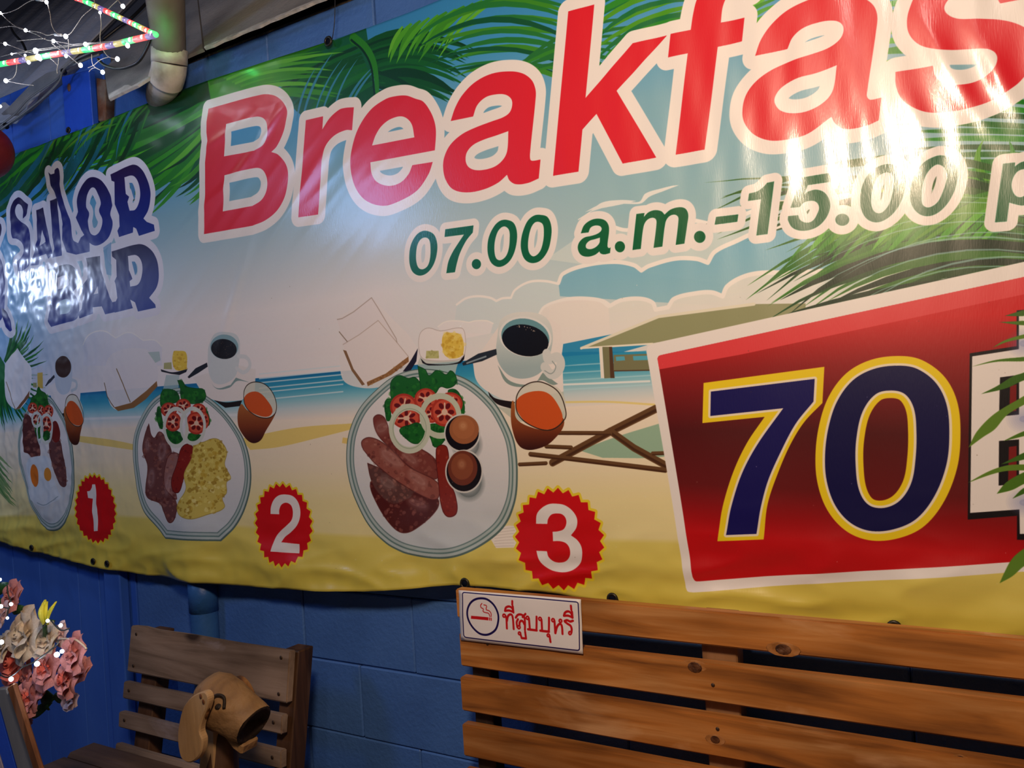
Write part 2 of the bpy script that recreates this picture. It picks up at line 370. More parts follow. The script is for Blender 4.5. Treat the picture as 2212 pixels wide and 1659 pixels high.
# dunes
B.fill(path('p 520,948* 640,924 770,914* 780,922* 690,945 600,966 540,972*'), (.94, .83, .40), .8)
B.fill(path('p 160,940* 230,948 300,962* 300,974* 220,962 160,952*'), (.93, .82, .42), .8)
B.fill(path('p 740,945* 760,948* 755,960* 738,957*'), (.95, .80, .35), .7)
B.fill(path('T 60,1450* 350,1400 640,1440* 700,1520* 60,1500*'), (.97, .93, .80), .6)
B.fill(path('I 1020,1360* 1100,1310 1160,1310* 1180,1420* 1060,1422*'), (.97, .94, .90))
for i in range(7): B.stroke(path(f'I 1050,{1330+i*14}* 1100,{1322+i*15} 1150,{1316+i*16}*', False), .0006, (.75, .70, .66), False, .6)
# clouds
CW = (.985, .975, .955)
def cloud(txt, base, fill_col, alpha=.85, r=.0045):
    q = path(txt, False); B.fill(np.concatenate([q, path(base, False)]), fill_col, alpha); B.stroke(q, r, CW, False)
def grad(c0, c1, z0, z1):
    return lambda x, z: np.array(c0, np.float32)+(np.array(c1, np.float32)-np.array(c0, np.float32))*np.clip((z-z0)/(z1-z0)+0*x, 0, 1)[..., None]
cloud('F -330,980* -180,900 60,960 F 300,880 640,860 860,900* 1060,860 1500,700 1800,720*', 'p 1750,640* 1180,560*', (.90, .94, .92), .55, .004)
cloud('E 560,1230* 650,1170 760,1150 880,1165 940,1195* 1000,1170 1080,1165* 1120,1090 1250,1015 1400,1005 1550,1035* 1580,980 1750,880 1900,840*', 'p 1289,640* 1289,720* 980,720*', (.84, .91, .92), .55, .0028)
cloud('T 20,330* 50,270 200,215 380,195 500,215 550,250* 600,220 760,175 900,175 975,200* 1020,130 1160,60 1300,0 1500,-40* 3000,-300*', 'p 2212,700* 1210,640*', grad((.60, .80, .86), (.40, .70, .84), 1.52, 1.75), .9)
cloud('T -40,480* 0,455 90,432 200,430 300,445 350,475* 420,440 540,430 620,455 640,500* 720,485* 760,430 900,395 1000,390 1070,415* 1100,350 1200,290 1320,265 1500,265* 3000,180*', 'p 2212,760* 1190,760*', grad((.95, .94, .92), (.90, .93, .90), 1.5, 1.62), .95)
cloud('E 1340,1340* 1400,1250 1560,1190 1760,1175 1930,1195 2010,1250*', 'p 1320,740* 1190,740*', (.96, .94, .92), .9, .003)
cloud('E 380,1440* 450,1395 560,1385 680,1400* 740,1385 850,1385 910,1410*', 'p 1060,720* 960,740*', (.965, .95, .95), .8, .0016)
cloud('p 180,745* 195,722 225,715 250,730* 280,718 310,735* 335,735 350,748*', 'p 350,790* 180,790*', (.86, .88, .95), .4, .002)
cloud('F -400,860* -200,740 0,700 170,700*', 'p 1380,460* 1260,470*', (.60, .80, .86), .15, .001)
# gulls
B.fill(path('F -340,790* -200,720 0,690 180,690 240,610 400,560 500,535* 560,530* 420,585 280,640 210,700 160,712 0,710 -150,730*'), (.93, .95, .94))
B.fill(path('p 1275,458* 1300,438 1340,432 1375,434* 1340,442 1300,450*'), (.93, .95, .94))
# hut
B.fill(path('T 50,720* 400,650* 610,720* 400,780* 40,800*'), (.12, .55, .76), .9)
B.fill(path('T 40,800* 620,760* 620,800* 40,860*'), (.20, .62, .78), .8)
B.fill(path('T 165,745* 660,545* 1270,465* 1600,460* 1600,560* 620,715* 240,740*'), (.60, .62, .46))
B.stroke(path('T 165,747* 660,545* 1270,465*', False), .003, (.93, .92, .84), False)
B.stroke(path('T 165,747* 620,718*', False), .002, (.97, .95, .88), False)
B.fill(path('T 278,740* 300,740* 312,938* 290,938*'), (.97, .95, .90))
B.fill(path('T 300,738* 345,738* 350,938* 312,940*'), (.50, .50, .36)); B.fill(path('T 343,738* 362,738* 378,938* 350,938*'), (.35, .24, .15))
B.fill(path('T 372,790* 600,782* 600,890* 372,895*'), (.50, .50, .36)); B.fill(path('T 385,802* 440,798* 445,824* 388,828*'), (.35, .70, .80))
B.fill(path('T 495,797* 600,794* 600,822* 498,825*'), (.35, .70, .80)); B.stroke(path('T 375,892* 600,888*', False), .0012, (.35, .24, .15), False)
# deck chair
B.fill(path('T 150,1400* 400,1310 660,1230* 700,1440* 600,1450 300,1448*'), (.62, .76, .66))
BR = (.42, .29, .17)
for t_, r_ in (('T -20,1480* 350,1280* 640,1135*', .0085), ('T 350,1278* 500,1385* 700,1495*', .0080), ('T -60,1288* 350,1290*', .0045), ('T -60,1375* 100,1382*', .0045),
               ('T -160,1425* 60,1450* 700,1528*', .0055), ('T -230,1490* -60,1482*', .0042), ('T 620,1420* 690,1418*', .004)):
    B.stroke(path(t_, False), r_, BR, False); B.stroke(path(t_, False)+np.array([0, 3.0]), r_*.35, (.30, .18, .09), False)
# palm fronds
G = [(.10, .44, .10), (.20, .58, .10), (.06, .32, .12), (.30, .66, .12), (.04, .24, .10), (.14, .50, .12)]
def leaflet(b, t, wd, bend, col, alpha=1.0):
    b, t = np.array(b, float), np.array(t, float); d = t-b; L = np.hypot(*d); nrm = np.array([-d[1], d[0]])/max(L, 1e-6)
    s = np.linspace(0, 1, 9); mid = b+d*s[:, None]+nrm*(bend*L*4*s*(1-s))[:, None]
    hw = wd*np.sin(np.pi*np.clip(.12+.88*s, 0, 1))**.8*(1-.15*s); hw[-1] = 0
    B.fill(np.concatenate([mid+nrm*hw[:, None], (mid-nrm*hw[:, None])[::-1]]), col, alpha)
def fan(b0, b1, t0, t1, n, wd, bend=.08, cols=G, jit=.06, alpha=1.0, jl=.12):
    b0, b1, t0, t1 = map(lambda q: np.array(q, float), (b0, b1, t0, t1))
    for i in range(n):
        s = (i+.5)/n; b = b0+(b1-b0)*s; t = t0+(t1-t0)*s
        t = b+(t-b)*(1+rg.uniform(-jl, jl)); t = t+np.array([rg.uniform(-1, 1), rg.uniform(-1, 1)])*np.hypot(*(t-b))*jit*.5
        leaflet(b, t, wd*rg.uniform(.75, 1.25), bend*rg.uniform(.6, 1.4), cols[rg.randrange(len(cols))], alpha)
DK = [(.03, .24, .10), (.05, .32, .12), (.08, .40, .14)]; LT = [(.30, .66, .14), (.24, .58, .12), (.38, .72, .18)]
# upper left mass
B.fill(path('p -200,300* 300,150* 470,110* 480,300 420,380 330,390 250,340 120,340 60,420 -100,520*'), (.06, .34, .14), .92)
fan((470, 190), (430, 330), (60, 330), (330, 470), 20, 7, -.06)
fan((420, 200), (300, 220), (180, 400), (-40, 420), 16, 6, .10)
fan((330, 230), (100, 300), (240, 400), (-60, 500), 14, 5, -.08, DK+[(.10, .40, .45)])
fan((470, 240), (470, 360), (330, 370), (420, 440), 11, 5, -.10, LT+G)
for i in range(26):
    a = rg.uniform(60, 440); leaflet((a, 290-a*.30+rg.uniform(-20, 60)), (a-rg.uniform(60, 130), 330-a*.2+rg.uniform(20, 90)), 3, .1, [(.16, .48, .72), (.25, .60, .16), (.40, .62, .12)][i % 3], .8)
# hem strip above the B and the broad leaf under it
B.fill(path('p 448,160* 640,120* 690,110 720,150 700,215 620,190 560,185 470,215* 452,215*'), (.22, .58, .10))
B.fill(path('p 448,166* 720,85* 725,100* 560,150 455,185*'), (.14, .46, .06))
B.fill(path('p 300,190* 448,165* 456,215* 330,250*'), (.03, .24, .08), .9)
# upper middle frond
B.fill(path('p 600,140* 700,95* 790,60* 800,130 812,200* 700,260 640,240 620,190*'), (.05, .34, .14), .85)
fan((770, 88), (815, 205), (560, 210), (750, 270), 15, 7, .05, DK+[(.10, .44, .14)])
fan((640, 128), (700, 235), (715, 118), (700, 250), 1, 3)
fan((480, 168), (560, 205), (715, 108), (725, 225), 13, 5, -.05, LT)
for i in range(7): leaflet((640+i*19+rg.uniform(-6, 6), 262-i*4), (690+i*22+rg.uniform(-8, 8), 120+rg.uniform(-10, 30)), rg.uniform(1.5, 4), -.06, (.24, .56, .74), .9)
fan((785, 92), (815, 190), (1010, 95), (985, 232), 17, 8, -.10, DK+[(.07, .38, .14)])
fan((815, 150), (816, 200), (960, 250), (860, 225), 6, 5, -.08, DK)
fan((860, 60), (1110, -20), (830, 130), (960, 120), 13, 5, .08, LT)
fan((1230, 10), (1240, 190), (900, 70), (960, 165), 15, 6, .12, [(.14, .48, .20), (.24, .56, .14), (.06, .34, .20)], .03)
fan((1360, 30), (1330, 200), (1080, 175), (1160, 150), 9, 5, .10, [(.20, .54, .16), (.14, .46, .2)], .03)
B.stroke(path('p 762,82* 790,105 808,140 815,205*', False), .013, (.16, .52, .12), False, 1, .006)
B.stroke(path('p 758,86* 784,110 801,145 808,205*', False), .003, (.02, .20, .08), False)
# behind k, f
fan((1500, -60), (1520, 90), (1230, 60), (1300, 190), 16, 7, .10, [(.18, .56, .16), (.30, .62, .12), (.10, .46, .24)], .03)
fan((1660, -60), (1680, 30), (1560, 60), (1560, 120), 7, 6, .1, LT)
# between a and s, under s
fan((1990, -30), (1990, 140), (1895, -30), (1895, 150), 9, 7, .1, LT, .03)
for i in range(17):
    y = 225+i*15; leaflet((2300, y+8+rg.uniform(-4, 4)), (1905+i*9, y-10+i*3), 6.5, .02, [(.12, .50, .12), (.16, .58, .12), (.05, .34, .10), (.10, .44, .10)][i % 4])
leaflet((2150, 400), (2125, 300), 9, -.25, (.36, .66, .12)); leaflet((2070, 360), (2070, 305), 5, 0, (.20, .58, .12)); leaflet((2185, 360), (2180, 305), 6, .1, (.20, .58, .12))
leaflet((2260, 470), (2050, 330), 14, -.10, (.30, .62, .10)); leaflet((2230, 450), (1880, 400), 16, -.05, (.45, .70, .10))
fan((2060, 500), (2240, 420), (1790, 395), (1880, 395), 9, 7, -.04, [(.45, .70, .12), (.36, .64, .12)])
# right middle frond: dark underside rows, then lighter leaflets over them
fan((2290, 400), (2290, 560), (1560, 452), (1680, 560), 15, 8, .10, [(.16, .38, .10), (.20, .44, .12), (.10, .28, .10)], .02)
fan((2290, 470), (2290, 620), (1630, 610), (1700, 690), 15, 9, .13, [(.18, .46, .10), (.24, .52, .12), (.10, .30, .10), (.07, .20, .10)], .015)
fan((2290, 560), (2290, 620), (1900, 640), (2050, 625), 8, 9, .08, [(.08, .20, .10), (.10, .26, .10), (.05, .14, .08)], .02)
for b_, t_ in (((2190, 470), (1520, 395)), ((1740, 415), (1560, 425)), ((1760, 440), (1540, 470)), ((1720, 400), (1555, 430))): leaflet(b_, t_, 3.5, .06, (.20, .40, .12))
fan((1800, 470), (2280, 410), (1700, 560), (2120, 560), 19, 7, .05, LT+[(.16, .48, .10)], .03)
fan((1830, 455), (2260, 400), (1760, 520), (2000, 530), 9, 9, .05, [(.34, .62, .12), (.24, .54, .12)], .03)
fan((2290, 540), (2290, 615), (1730, 640), (1900, 652), 9, 12, .09, [(.10, .28, .08), (.16, .38, .10), (.06, .18, .08), (.22, .46, .12)], .02)
fan((2290, 600), (2290, 640), (1680, 690), (2000, 650), 6, 9, .08, [(.12, .32, .10), (.07, .20, .08)], .02)
for i in range(10):
    y = 480+i*16; leaflet((2290, y-20+rg.uniform(-9, 9)), (1700+i*14+rg.uniform(-30, 60), y+46+i*5), rg.uniform(.8, 2.6), .11, (.60, .78, .78), .7)
# lower left palm
for i in range(34):
    a = math.radians(-75+i*5.2); c_ = (8, 800); L = rg.uniform(60, 100)*(1 if i > 8 else .9)
    leaflet((c_[0]+8*math.cos(a), c_[1]+20*math.sin(a)), (c_[0]+L*1.0*math.cos(a), c_[1]+L*1.7*math.sin(a)), 2.8, .05, [(.10, .42, .20), (.05, .34, .18), (.16, .50, .22)][i % 3])
B.fill(path('p -200,760* -20,740* 15,800 10,860 -60,1000 -200,1020*'), (.10, .42, .20), .9)
fan((-60, 900), (-30, 1010), (30, 1010), (40, 1110), 9, 4, .05, [(.30, .55, .25), (.25, .50, .25)], alpha=.6)
# ---- SAILOR BAR lettering
LOGO = [['H 258,465* 235,560 205,590* 200,500 175,460 148,490 145,560 175,610 235,650 270,740 275,860 258,1010* 210,1055 170,1060* 150,980* 200,930 215,860 190,800 150,770 110,760 97,640 100,520 130,430 175,400 230,445*'],
        ['H 322,515* 385,490* 405,600* 460,860* 475,900* 435,950* 415,905* 360,925* 350,1005* 275,1010* 305,900* 335,780* 330,600*', 'H 378,690* 405,770* 410,800* 355,835*'],
        ['H 445,430* 512,405* 520,520* 530,640* 545,760* 555,920* 470,940* 490,860* 470,760* 465,650* 455,540* 450,480*'],
        ['H 430,175* 455,195* 485,185* 492,150 518,138 530,200 535,300 580,470 628,600* 640,660* 655,780 700,810* 725,760* 805,700* 805,885* 680,912* 600,890* 560,780* 560,640* 535,500 490,360 450,280 440,210*'],
        ['H 850,220 920,260 985,370 1008,470* 990,550 1010,620 1000,700 960,780 870,832 800,800 730,690* 680,580* 700,530* 690,420 730,300 790,230', 'H 835,310 880,370 905,450 890,520 920,600 905,690 860,740 815,720 790,620 800,540 770,480 790,360'],
        ['H 990,195* 1180,110 1240,120 1300,190 1350,330 1350,430 1330,520 1290,590* 1320,620* 1385,645* 1392,700* 1250,745* 1225,680* 1198,665* 1195,715* 1070,755* 1055,700* 1075,660* 1070,560* 1030,460* 1025,260* 1000,250*', 'H 1115,220* 1190,205 1235,250 1260,350 1250,440 1215,510 1165,520* 1145,440* 1160,395* 1130,370*'],
        ['H 435,1045* 600,1000 660,1020 690,1080 695,1180 655,1250* 705,1330 715,1420 690,1490 600,1520 470,1560* 440,1510* 460,1400* 470,1250* 455,1120*', 'H 520,1120* 590,1100 620,1160 600,1200 525,1225*', 'H 535,1330* 610,1310 640,1370 620,1430 545,1450*'],
        ['H 770,945* 900,925* 905,1040* 985,1290* 1010,1340* 1120,1310* 1195,1390* 945,1447* 915,1375* 835,1385* 840,1440* 720,1485* 705,1440* 740,1400* 750,1290* 735,1200* 785,1130* 785,1000*', 'H 880,1195* 885,1260* 840,1270*'],
        ['H 1005,885* 1240,820 1320,840 1400,930 1428,1080 1410,1200 1340,1300* 1395,1360* 1400,1388* 1240,1422* 1215,1340* 1170,1315* 1195,1392* 1030,1432* 1035,1345* 1055,1300* 1040,1180* 1030,1150* 1050,1110* 1045,960* 1010,930*', 'H 1150,925* 1230,920 1275,990 1275,1100 1240,1180 1170,1200* 1165,1150* 1190,1130* 1160,1050*'],
        ['H -160,700* -60,680 0,640* 22,640 28,700 0,790* -40,850* -20,900 30,1000 50,1150 42,1350 20,1480 -60,1560* -140,1500* -40,1350 -60,1050 -160,900*'],
        ['H 20,1390* 60,1430 100,1520 112,1590* 90,1600 50,1560 25,1470*']]
for g_ in LOGO:
    for p_ in g_[:2]: B.stroke(path(p_), .0245, (.90, .90, .95))
for g_ in LOGO:
    q_ = path(g_[0]); zs_ = B.z0+B.proj(q_)[:, 1]*B.res; za_, zb_ = zs_.min(), zs_.max()
    B.fill([path(p_) for p_ in g_], lambda x, z: lerp_stops((z-za_)/(zb_-za_)+0*x, [(0, (.05, .17, .58)), (.5, (.08, .12, .50)), (1, (.12, .06, .28))]))
B.fill(path('H 1160,270* 1190,275 1212,350 1205,420*'), (.30, .55, .75)); B.fill(path('H 1185,975* 1215,980 1232,1060 1215,1100*'), (.30, .55, .75))
B.fill(path('H 930,850* 1000,800* 1000,1100* 960,1090*'), (.30, .55, .75), .6)
# ---- Breakfas
WORD = [['A 140,333* 640,198 760,205 845,265 885,350 875,450 850,560 790,690 738,746* 800,770 870,850 897,940 890,1060 860,1190 790,1310 680,1400 560,1450* 99,1531* 112,1150* 110,850* 132,640* 122,560* 122,460*',
         'A 308,478* 590,408 665,425 702,500 700,590 660,680 580,735* 290,789*', 'A 294,968* 560,903 640,905 690,970 703,1050 685,1140 640,1210 560,1262* 279,1315*'],
        ['A 1065,441* 1227,403* 1220,530* 1290,420 1380,340 1440,322 1520,316* 1502,535* 1440,535 1330,590 1250,690 1215,830* 1182,1342* 996,1369*'],
        ['A 1910,212 2020,205 2110,235 B 60,705 130,800 170,900 183,1000 172,1170* A 1677,842* 1690,950 1740,1030 1850,1068 1960,1040 2040,960 2080,870* B 152,1282* 110,1400 0,1555 A 1950,1215 1800,1258 1640,1210 1540,1090 1490,900 1500,720 1560,520 1680,340 1820,240',
         'A 1693,682* 1730,580 1790,490 1880,425 1990,405 2070,470 2100,604*'],
        ['B 325,891* 370,760 440,640 560,520 720,440 900,418 1020,440 1100,500 1135,580 1140,660 1086,1190 1088,1260 1110,1272 1185,1260* 1168,1440* 1060,1485 950,1495 890,1460 865,1405* 780,1480 640,1545 480,1573 350,1545 280,1460 253,1350 262,1240 320,1120 430,1020 560,955 720,895 830,855 890,810 915,740 905,680 850,640 760,637 660,665 580,740 540,848*',
         'B 878,988* 868,1170 835,1250 760,1320 660,1355 560,1360 495,1330 468,1270 480,1190 540,1120 640,1070 760,1030'],
        ['p 1228,25* 1284,10* B 1615,672* 2065,148* p 1440.7,76.4* B 1912,603* C 78,1506* B 1970,1298* 1720,823* 1585,973* 1547,1375* 1305,1415*'],
        ['C 215,325* 190,548* 378,508* 262,1477* 540,1430* 665,448* 895,393* 920,168* 693,215* 712,60 760,-40 840,-70 985,-75* 1010,-270* 760,-250 560,-150 470,-20 430,120 405,283*'],
        ['C 1025,535* 1080,380 1180,230 1330,100 1530,0 1700,-45 1900,-60 2050,-20 2150,50 2190,150 2180,290 2090,900 2100,940 2130,955 D 850,932* 822,1150* 700,1205 C 1880,1232 1790,1180 1752,1115* 1540,1270 1350,1330 1170,1343 1020,1290 930,1190 902,1080 930,920 1020,790 1180,670 1350,590 1560,520 1740,450 1840,370 1870,280 1840,220 1760,198 1620,215 1480,270 1380,360 1330,467*',
         'C 1805,623* 1770,850 1700,960 1560,1050 1400,1083 1270,1060 1212,990 1215,920 1280,830 1420,750 1600,700'],
        ['D 1200,-80 1110,110 1095,250 1130,350 1220,430 1370,472 1500,478 1680,468 1850,468 1930,500 1958,560 1930,650 1830,740 1680,800 1530,815 1420,785 1360,720 1340,630* 985,690* 990,820 1040,940 1140,1020 1270,1068 1450,1072 1700,1030 1900,960 2060,870 2180,770 2300,600 2320,450 2260,300 2150,230 1990,190 1800,180 1600,180 1500,150 1450,90 1470,20 1540,-40 1700,-90 1900,-80 1985,30* 2330,-30* 2300,-200 2100,-320 1800,-350 1400,-250']]
for g_ in WORD:
    for p_ in g_: B.stroke(path(p_), .0262, WHT)
for g_ in WORD: B.fill([path(p_) for p_ in g_], RED)
# ---- opening hours
HOURS = [['E 270,525 340,560 372,650 365,760 330,860 270,930 200,952 140,920 110,850 105,750 120,660 160,580 210,535', 'E 262,588 295,610 308,680 303,790 280,860 235,892 195,880 172,820 170,730 185,650 220,600'],
         ['E 450,510* 721,473* 714,540* 650,620 590,740 560,840 543,920* 460,930* 480,820 520,730 570,650 630,560* 443,583*'], None,
         ['E 1035,420 1105,450 1137,540 1130,660 1095,770 1040,840 965,870 900,840 865,770 855,680 870,580 920,480 975,430', 'E 1025,484 1062,520 1068,600 1058,700 1030,770 980,806 940,790 922,720 925,630 950,540 985,495'],
         ['E 1360,373 1430,395 1466,490 1460,610 1430,720 1360,810 1280,833 1215,800 1180,720 1175,630 1195,530 1240,430 1300,380', 'E 1350,440 1385,465 1395,540 1385,640 1355,725 1300,769 1260,745 1243,680 1250,580 1275,490 1310,445'],
         ['E 1747,549* 1780,470 1850,420 1930,410 1990,435 2017,500 2002,670 2015,690 2032,683* 2026,738* 1970,750 1935,740 1925,722* 1880,755 1810,772 1750,755 1720,700 1730,640 1780,590 1860,570 1920,545 1947,510 1930,480 1880,475 1840,495 1820,540*', 'E 1930,590* 1925,640 1890,680 1840,700 1800,690 1797,655 1830,620 1880,605'],
         ['F 155,807* 232,797* 225,835* 270,790 330,770 390,780 422,812* 480,765 560,742 620,755 648,810 640,900 613,1090* 530,1102* 555,880 550,830 510,812 460,835 430,890 400,1118* 318,1129* 345,900 338,855 300,842 250,870 222,930 196,1140* 117,1151*'],
         ['F 917,835* 1128,810* 1118,880* 903,909*'],
         ['F 1232,612* 1310,590 1370,545 1402,508* 1470,495* 1407,998* 1302,1012* 1345,665* 1222,682*'],
         ['F 1727,458* 2025,412* 2012,500* 1790,530* 1755,620* 1800,590 1880,575 1960,610 2005,700 1990,800 1930,890 1850,945 1740,967 1650,940 1605,870 1605,828* 1700,818* 1720,865 1780,890 1840,870 1885,800 1900,740 1870,690 1810,680 1750,700 1715,740* 1628,748*'],
         ['G 940,330 1030,370 1078,460 1070,580 1020,720 930,830 820,885 720,860 660,770 647,660 670,530 740,410 840,345', 'G 900,408 950,430 968,500 955,610 920,720 850,795 790,790 755,730 752,640 775,530 830,440'],
         ['G 1420,245 1510,275 1565,370 1572,480 1535,610 1460,730 1360,810 1260,825 1180,780 1130,690 1130,570 1170,430 1250,320 1340,265', 'G 1370,335 1430,345 1470,400 1468,490 1430,610 1380,700 1300,745 1245,720 1232,640 1245,520 1290,410'],
         ['G 2012,325* 2127,315* 2122,355* 2180,315 2240,300 2330,300 2420,360 2430,480 2380,620 2300,700 2200,725 2120,710 2070,695* 2047,877* 1935,885*', 'G 2230,375 2290,400 2300,480 2260,590 2190,645 2130,630 2095,560 2100,480 2150,400']]
hp = [[path(p_) for p_ in g_] for g_ in HOURS if g_]
hp += [[ell('E', 749, 843, 44, 48)], [ell('E', 2120, 677, 48, 53)], [ell('F', 759, 1025, 55, 57)], [ell('F', 2122, 862, 66, 57)]]
for g_ in hp:
    for q in g_: B.stroke(q, .0165, WHT)
for g_ in hp: B.fill(g_, GRN)
# ---- price box
B.fill(path('p 1396,759* 1400,748 1414,741* 2400,524* 2400,1222* 1500,1278* 1488,1276 1483,1268* '), WHT)
def boxred(x, z):
    return lerp_stops(z+.04*(x+.3)+0*x, [(.98, (.80, .05, .07)), (1.06, (.78, .04, .06)), (1.16, (.42, .08, .08)), (1.27, (.34, .08, .08)), (1.40, (.60, .10, .10)), (1.48, (.84, .08, .10)), (1.7, (.84, .08, .10))])
B.fill(path('p 1420,774* 1423,769 1432,766* 2400,558* 2400,1200* 1512,1255* 1503,1254 1498,1246*'), boxred)
B.fill(path('p 1420,776* 1423,769 1432,766* 2400,558* 2400,596* 1600,766* 1424,798*'), (.90, .26, .28))
B.fill(path('J 371,285* 1066,192* 1055,400* 950,510 870,640 800,800 740,980 717,1184* 452,1194* 480,1000 540,800 620,630 722,480* 364,516*'), (.96, .85, .12))
O7 = path('J 413,335* 1010,262* 1003,392* 900,520 810,690 740,850 700,1000 675,1152* 502,1158* 530,1000 590,810 680,640 830,430* 410,475*')
O0 = path('J 1490,186 1600,205 1710,290 1770,420 1783,600 1765,760 1700,930 1600,1060 1480,1120 1340,1135 1220,1090 1130,990 1080,850 1070,700 1090,540 1140,390 1230,270 1350,205')
I0 = path('J 1450,328 1530,350 1580,430 1595,560 1590,720 1565,860 1500,960 1410,1002 1320,985 1265,900 1245,750 1250,600 1285,450 1360,350')
B.stroke(O0, .0178, (.96, .85, .12)); B.stroke(I0, .0140, (.96, .85, .12))
CREAM = (.97, .92, .80)
for q in (O7, O0, I0): B.stroke(q, .0046, CREAM)
B.fill(O7, (.07, .04, .36)); B.fill([O0, I0], (.05, .03, .28))
BLK = (.07, .05, .06)
B.fill(path('R 462,482* 702,445* 702,262* 1000,240* 1000,1440* 704,1435* 704,1312* 452,1332*'), BLK)
B.fill(path('R 474,497* 713,460* 713,285* 1000,265* 1000,1405* 718,1405* 716,1280* 464,1298*'), WHT)
B.fill(path('R 617,605* 714,592* 714,795* 612,805*'), BLK); B.fill(path('R 612,930* 714,922* 714,1148* 610,1158*'), BLK)
B.fill(path('R 668,650* 702,640* 700,775* 664,782*'), (.50, .09, .09)); B.fill(path('R 662,960* 702,955* 702,1130* 658,1135*'), (.50, .09, .09))
for c_ in ((2212, 742), (2212, 905), (2212, 1085)): B.soft(ell('p', c_[0], c_[1], 10, 7), (.50, .55, .78), .02, .35)
for i, t_ in enumerate(['470,550* 600,515 739,500 900,480* 900,505* 739,522 600,525', '520,690* 600,650 680,600 739,580 900,500* 900,580* 739,620 650,660', '455,965* 500,880 590,790 739,700 900,600* 900,670* 739,745 650,800 590,870 530,910',
        '630,932* 739,880 900,830* 900,860* 739,905', '620,1050* 739,990 900,930* 900,980* 739,1025', '450,1145* 560,1085 650,1055 739,1050 900,1050* 900,1080* 739,1080 640,1085 560,1105',
        '600,1200* 650,1140 739,1090 900,1030* 900,1090* 739,1150 680,1180', '680,1225* 739,1170 900,1100* 900,1130* 739,1200', '575,455* 640,415 739,385 900,350* 900,375* 739,405 650,425',
        '610,322* 739,315 900,300* 900,330* 739,338', '640,290* 739,260 900,220* 900,260* 739,290', '615,1655* 640,1600 680,1530 739,1480 900,1380* 900,1480* 739,1570 680,1620']):
    q = path('R '+t_); B.fill(q, [(.30, .48, .12), (.24, .42, .10), (.38, .54, .16)][i % 3]); 
# ---- numbered stars
def star(px, py, ry=.1165):
    c = B.proj([(px, py)])[0]; n = 27; out = []
    for i in range(2*n):
        r = (ry if i % 2 == 0 else ry*.905)/B.res; a = math.pi*i/n+.06
        out.append((c[0]+r*math.sin(a), c[1]+r*math.cos(a)))
    q = np.array(out); old = B.proj; B.proj = lambda p: np.asarray(p)
    B.stroke(q, .0060, (.95, .86, .20)); B.fill(q, (.84, .05, .08)); B.proj = old
star(1206.5, 1164); star(612, 1133); star(207, 1099)
B.fill(path('K 512,608* 530,470 600,380 700,325 810,318 930,340 1040,420 1110,540 1100,660 1020,772* 1110,840 1170,930 1187,1040 1160,1160 1080,1250 980,1290 860,1292 740,1260 620,1170 560,1070 532,988* 684,996* 710,1070 780,1140 860,1160 950,1140 1010,1060 1005,960 950,885 860,855 765,855* 758,720* 840,712 920,680 955,600 940,520 890,470 820,458 740,475 690,540 678,610*'), WHT)
B.fill(path('L 528,750* 535,620 590,490 680,415 800,400 930,430 1020,530 1065,680 1060,830 1010,960 900,1080 800,1160 745,1250* 1082,1280* 1093,1445* 588,1408* 600,1290 640,1150 720,1050 830,950 910,860 932,740 910,620 860,565 790,550 720,590 685,680 686,755*'), WHT)
B.fill(path('M 490,352* 550,352* 575,560 575,760 600,900 618,1100 625,1330* 540,1340* 520,1080 490,900 497,655* 400,640* 378,500* 440,485 480,420*'), WHT)
# ---- the three breakfasts
def scaled(q, k, c=None):
    c = q.mean(0) if c is None else np.array(c); return c+(q-c)*k
def plate(q, soft=True):
    B.fill(q, (.36, .46, .44)); B.fill(scaled(q, .985)+(-1, -1), (.74, .80, .79)); B.fill(scaled(q, .955)+(-1, -1), (.42, .54, .53))
    B.fill(scaled(q, .938)+(-1, -1), (.70, .77, .76)); B.fill(scaled(q, .915)+(-1, -2), (.46, .56, .56)); B.fill(scaled(q, .902)+(-1, -2), lambda x, z: lerp_stops(z+0*x, [(1.0, (.80, .84, .86)), (1.3, (.93, .92, .92))]))
def speck(q, cols, n, r0, r1, seed, alpha=.5):
    """small irregular marks inside a traced outline: fried, crumbly or glossy food"""
    rr = random.Random(seed); x0, y0 = q.min(0); x1, y1 = q.max(0); k = 0
    for _ in range(n*4):
        if k >= n: break
        x, y = rr.uniform(x0, x1), rr.uniform(y0, y1); ins = False; j = len(q)-1
        for i in range(len(q)):
            if (q[i][1] > y) != (q[j][1] > y) and x < (q[j][0]-q[i][0])*(y-q[i][1])/(q[j][1]-q[i][1])+q[i][0]: ins = not ins
            j = i
        if not ins: continue
        k += 1; r = rr.uniform(r0, r1); a = [(x+r*rr.uniform(.5, 1.2)*math.cos(t), y+r*rr.uniform(.5, 1.2)*math.sin(t)) for t in np.linspace(0, 2*math.pi, 8)[:-1]]
        B.fill(np.array(a), cols[rr.randrange(len(cols))], alpha)
def ring(z, cx, cy, rx, ry, col, r, rot=0): B.stroke(ell(z, cx, cy, rx, ry, rot), r, col)
def tomato(z, cx, cy, rx, ry, rot=0):
    B.fill(ell(z, cx, cy, rx, ry), (.72, .22, .14)); B.fill(ell(z, cx, cy, rx*.84, ry*.84), (.84, .34, .24))
    for i in range(6):
        a = i*math.pi/3+rot; B.fill(ell(z, cx+rx*.48*math.cos(a), cy+ry*.48*math.sin(a), rx*.24, ry*.17, math.degrees(a), 10), (.42, .06, .05))
    B.fill(ell(z, cx, cy, rx*.22, ry*.22), (.93, .80, .70))
    for i in range(3):
        a = i*2.1+rot+.5; B.stroke(np.array([ell(z, cx, cy, 1, 1)[0], ell(z, cx+rx*.6*math.cos(a), cy+ry*.6*math.sin(a), 1, 1)[0]]), .0022, (.93, .78, .68), False)
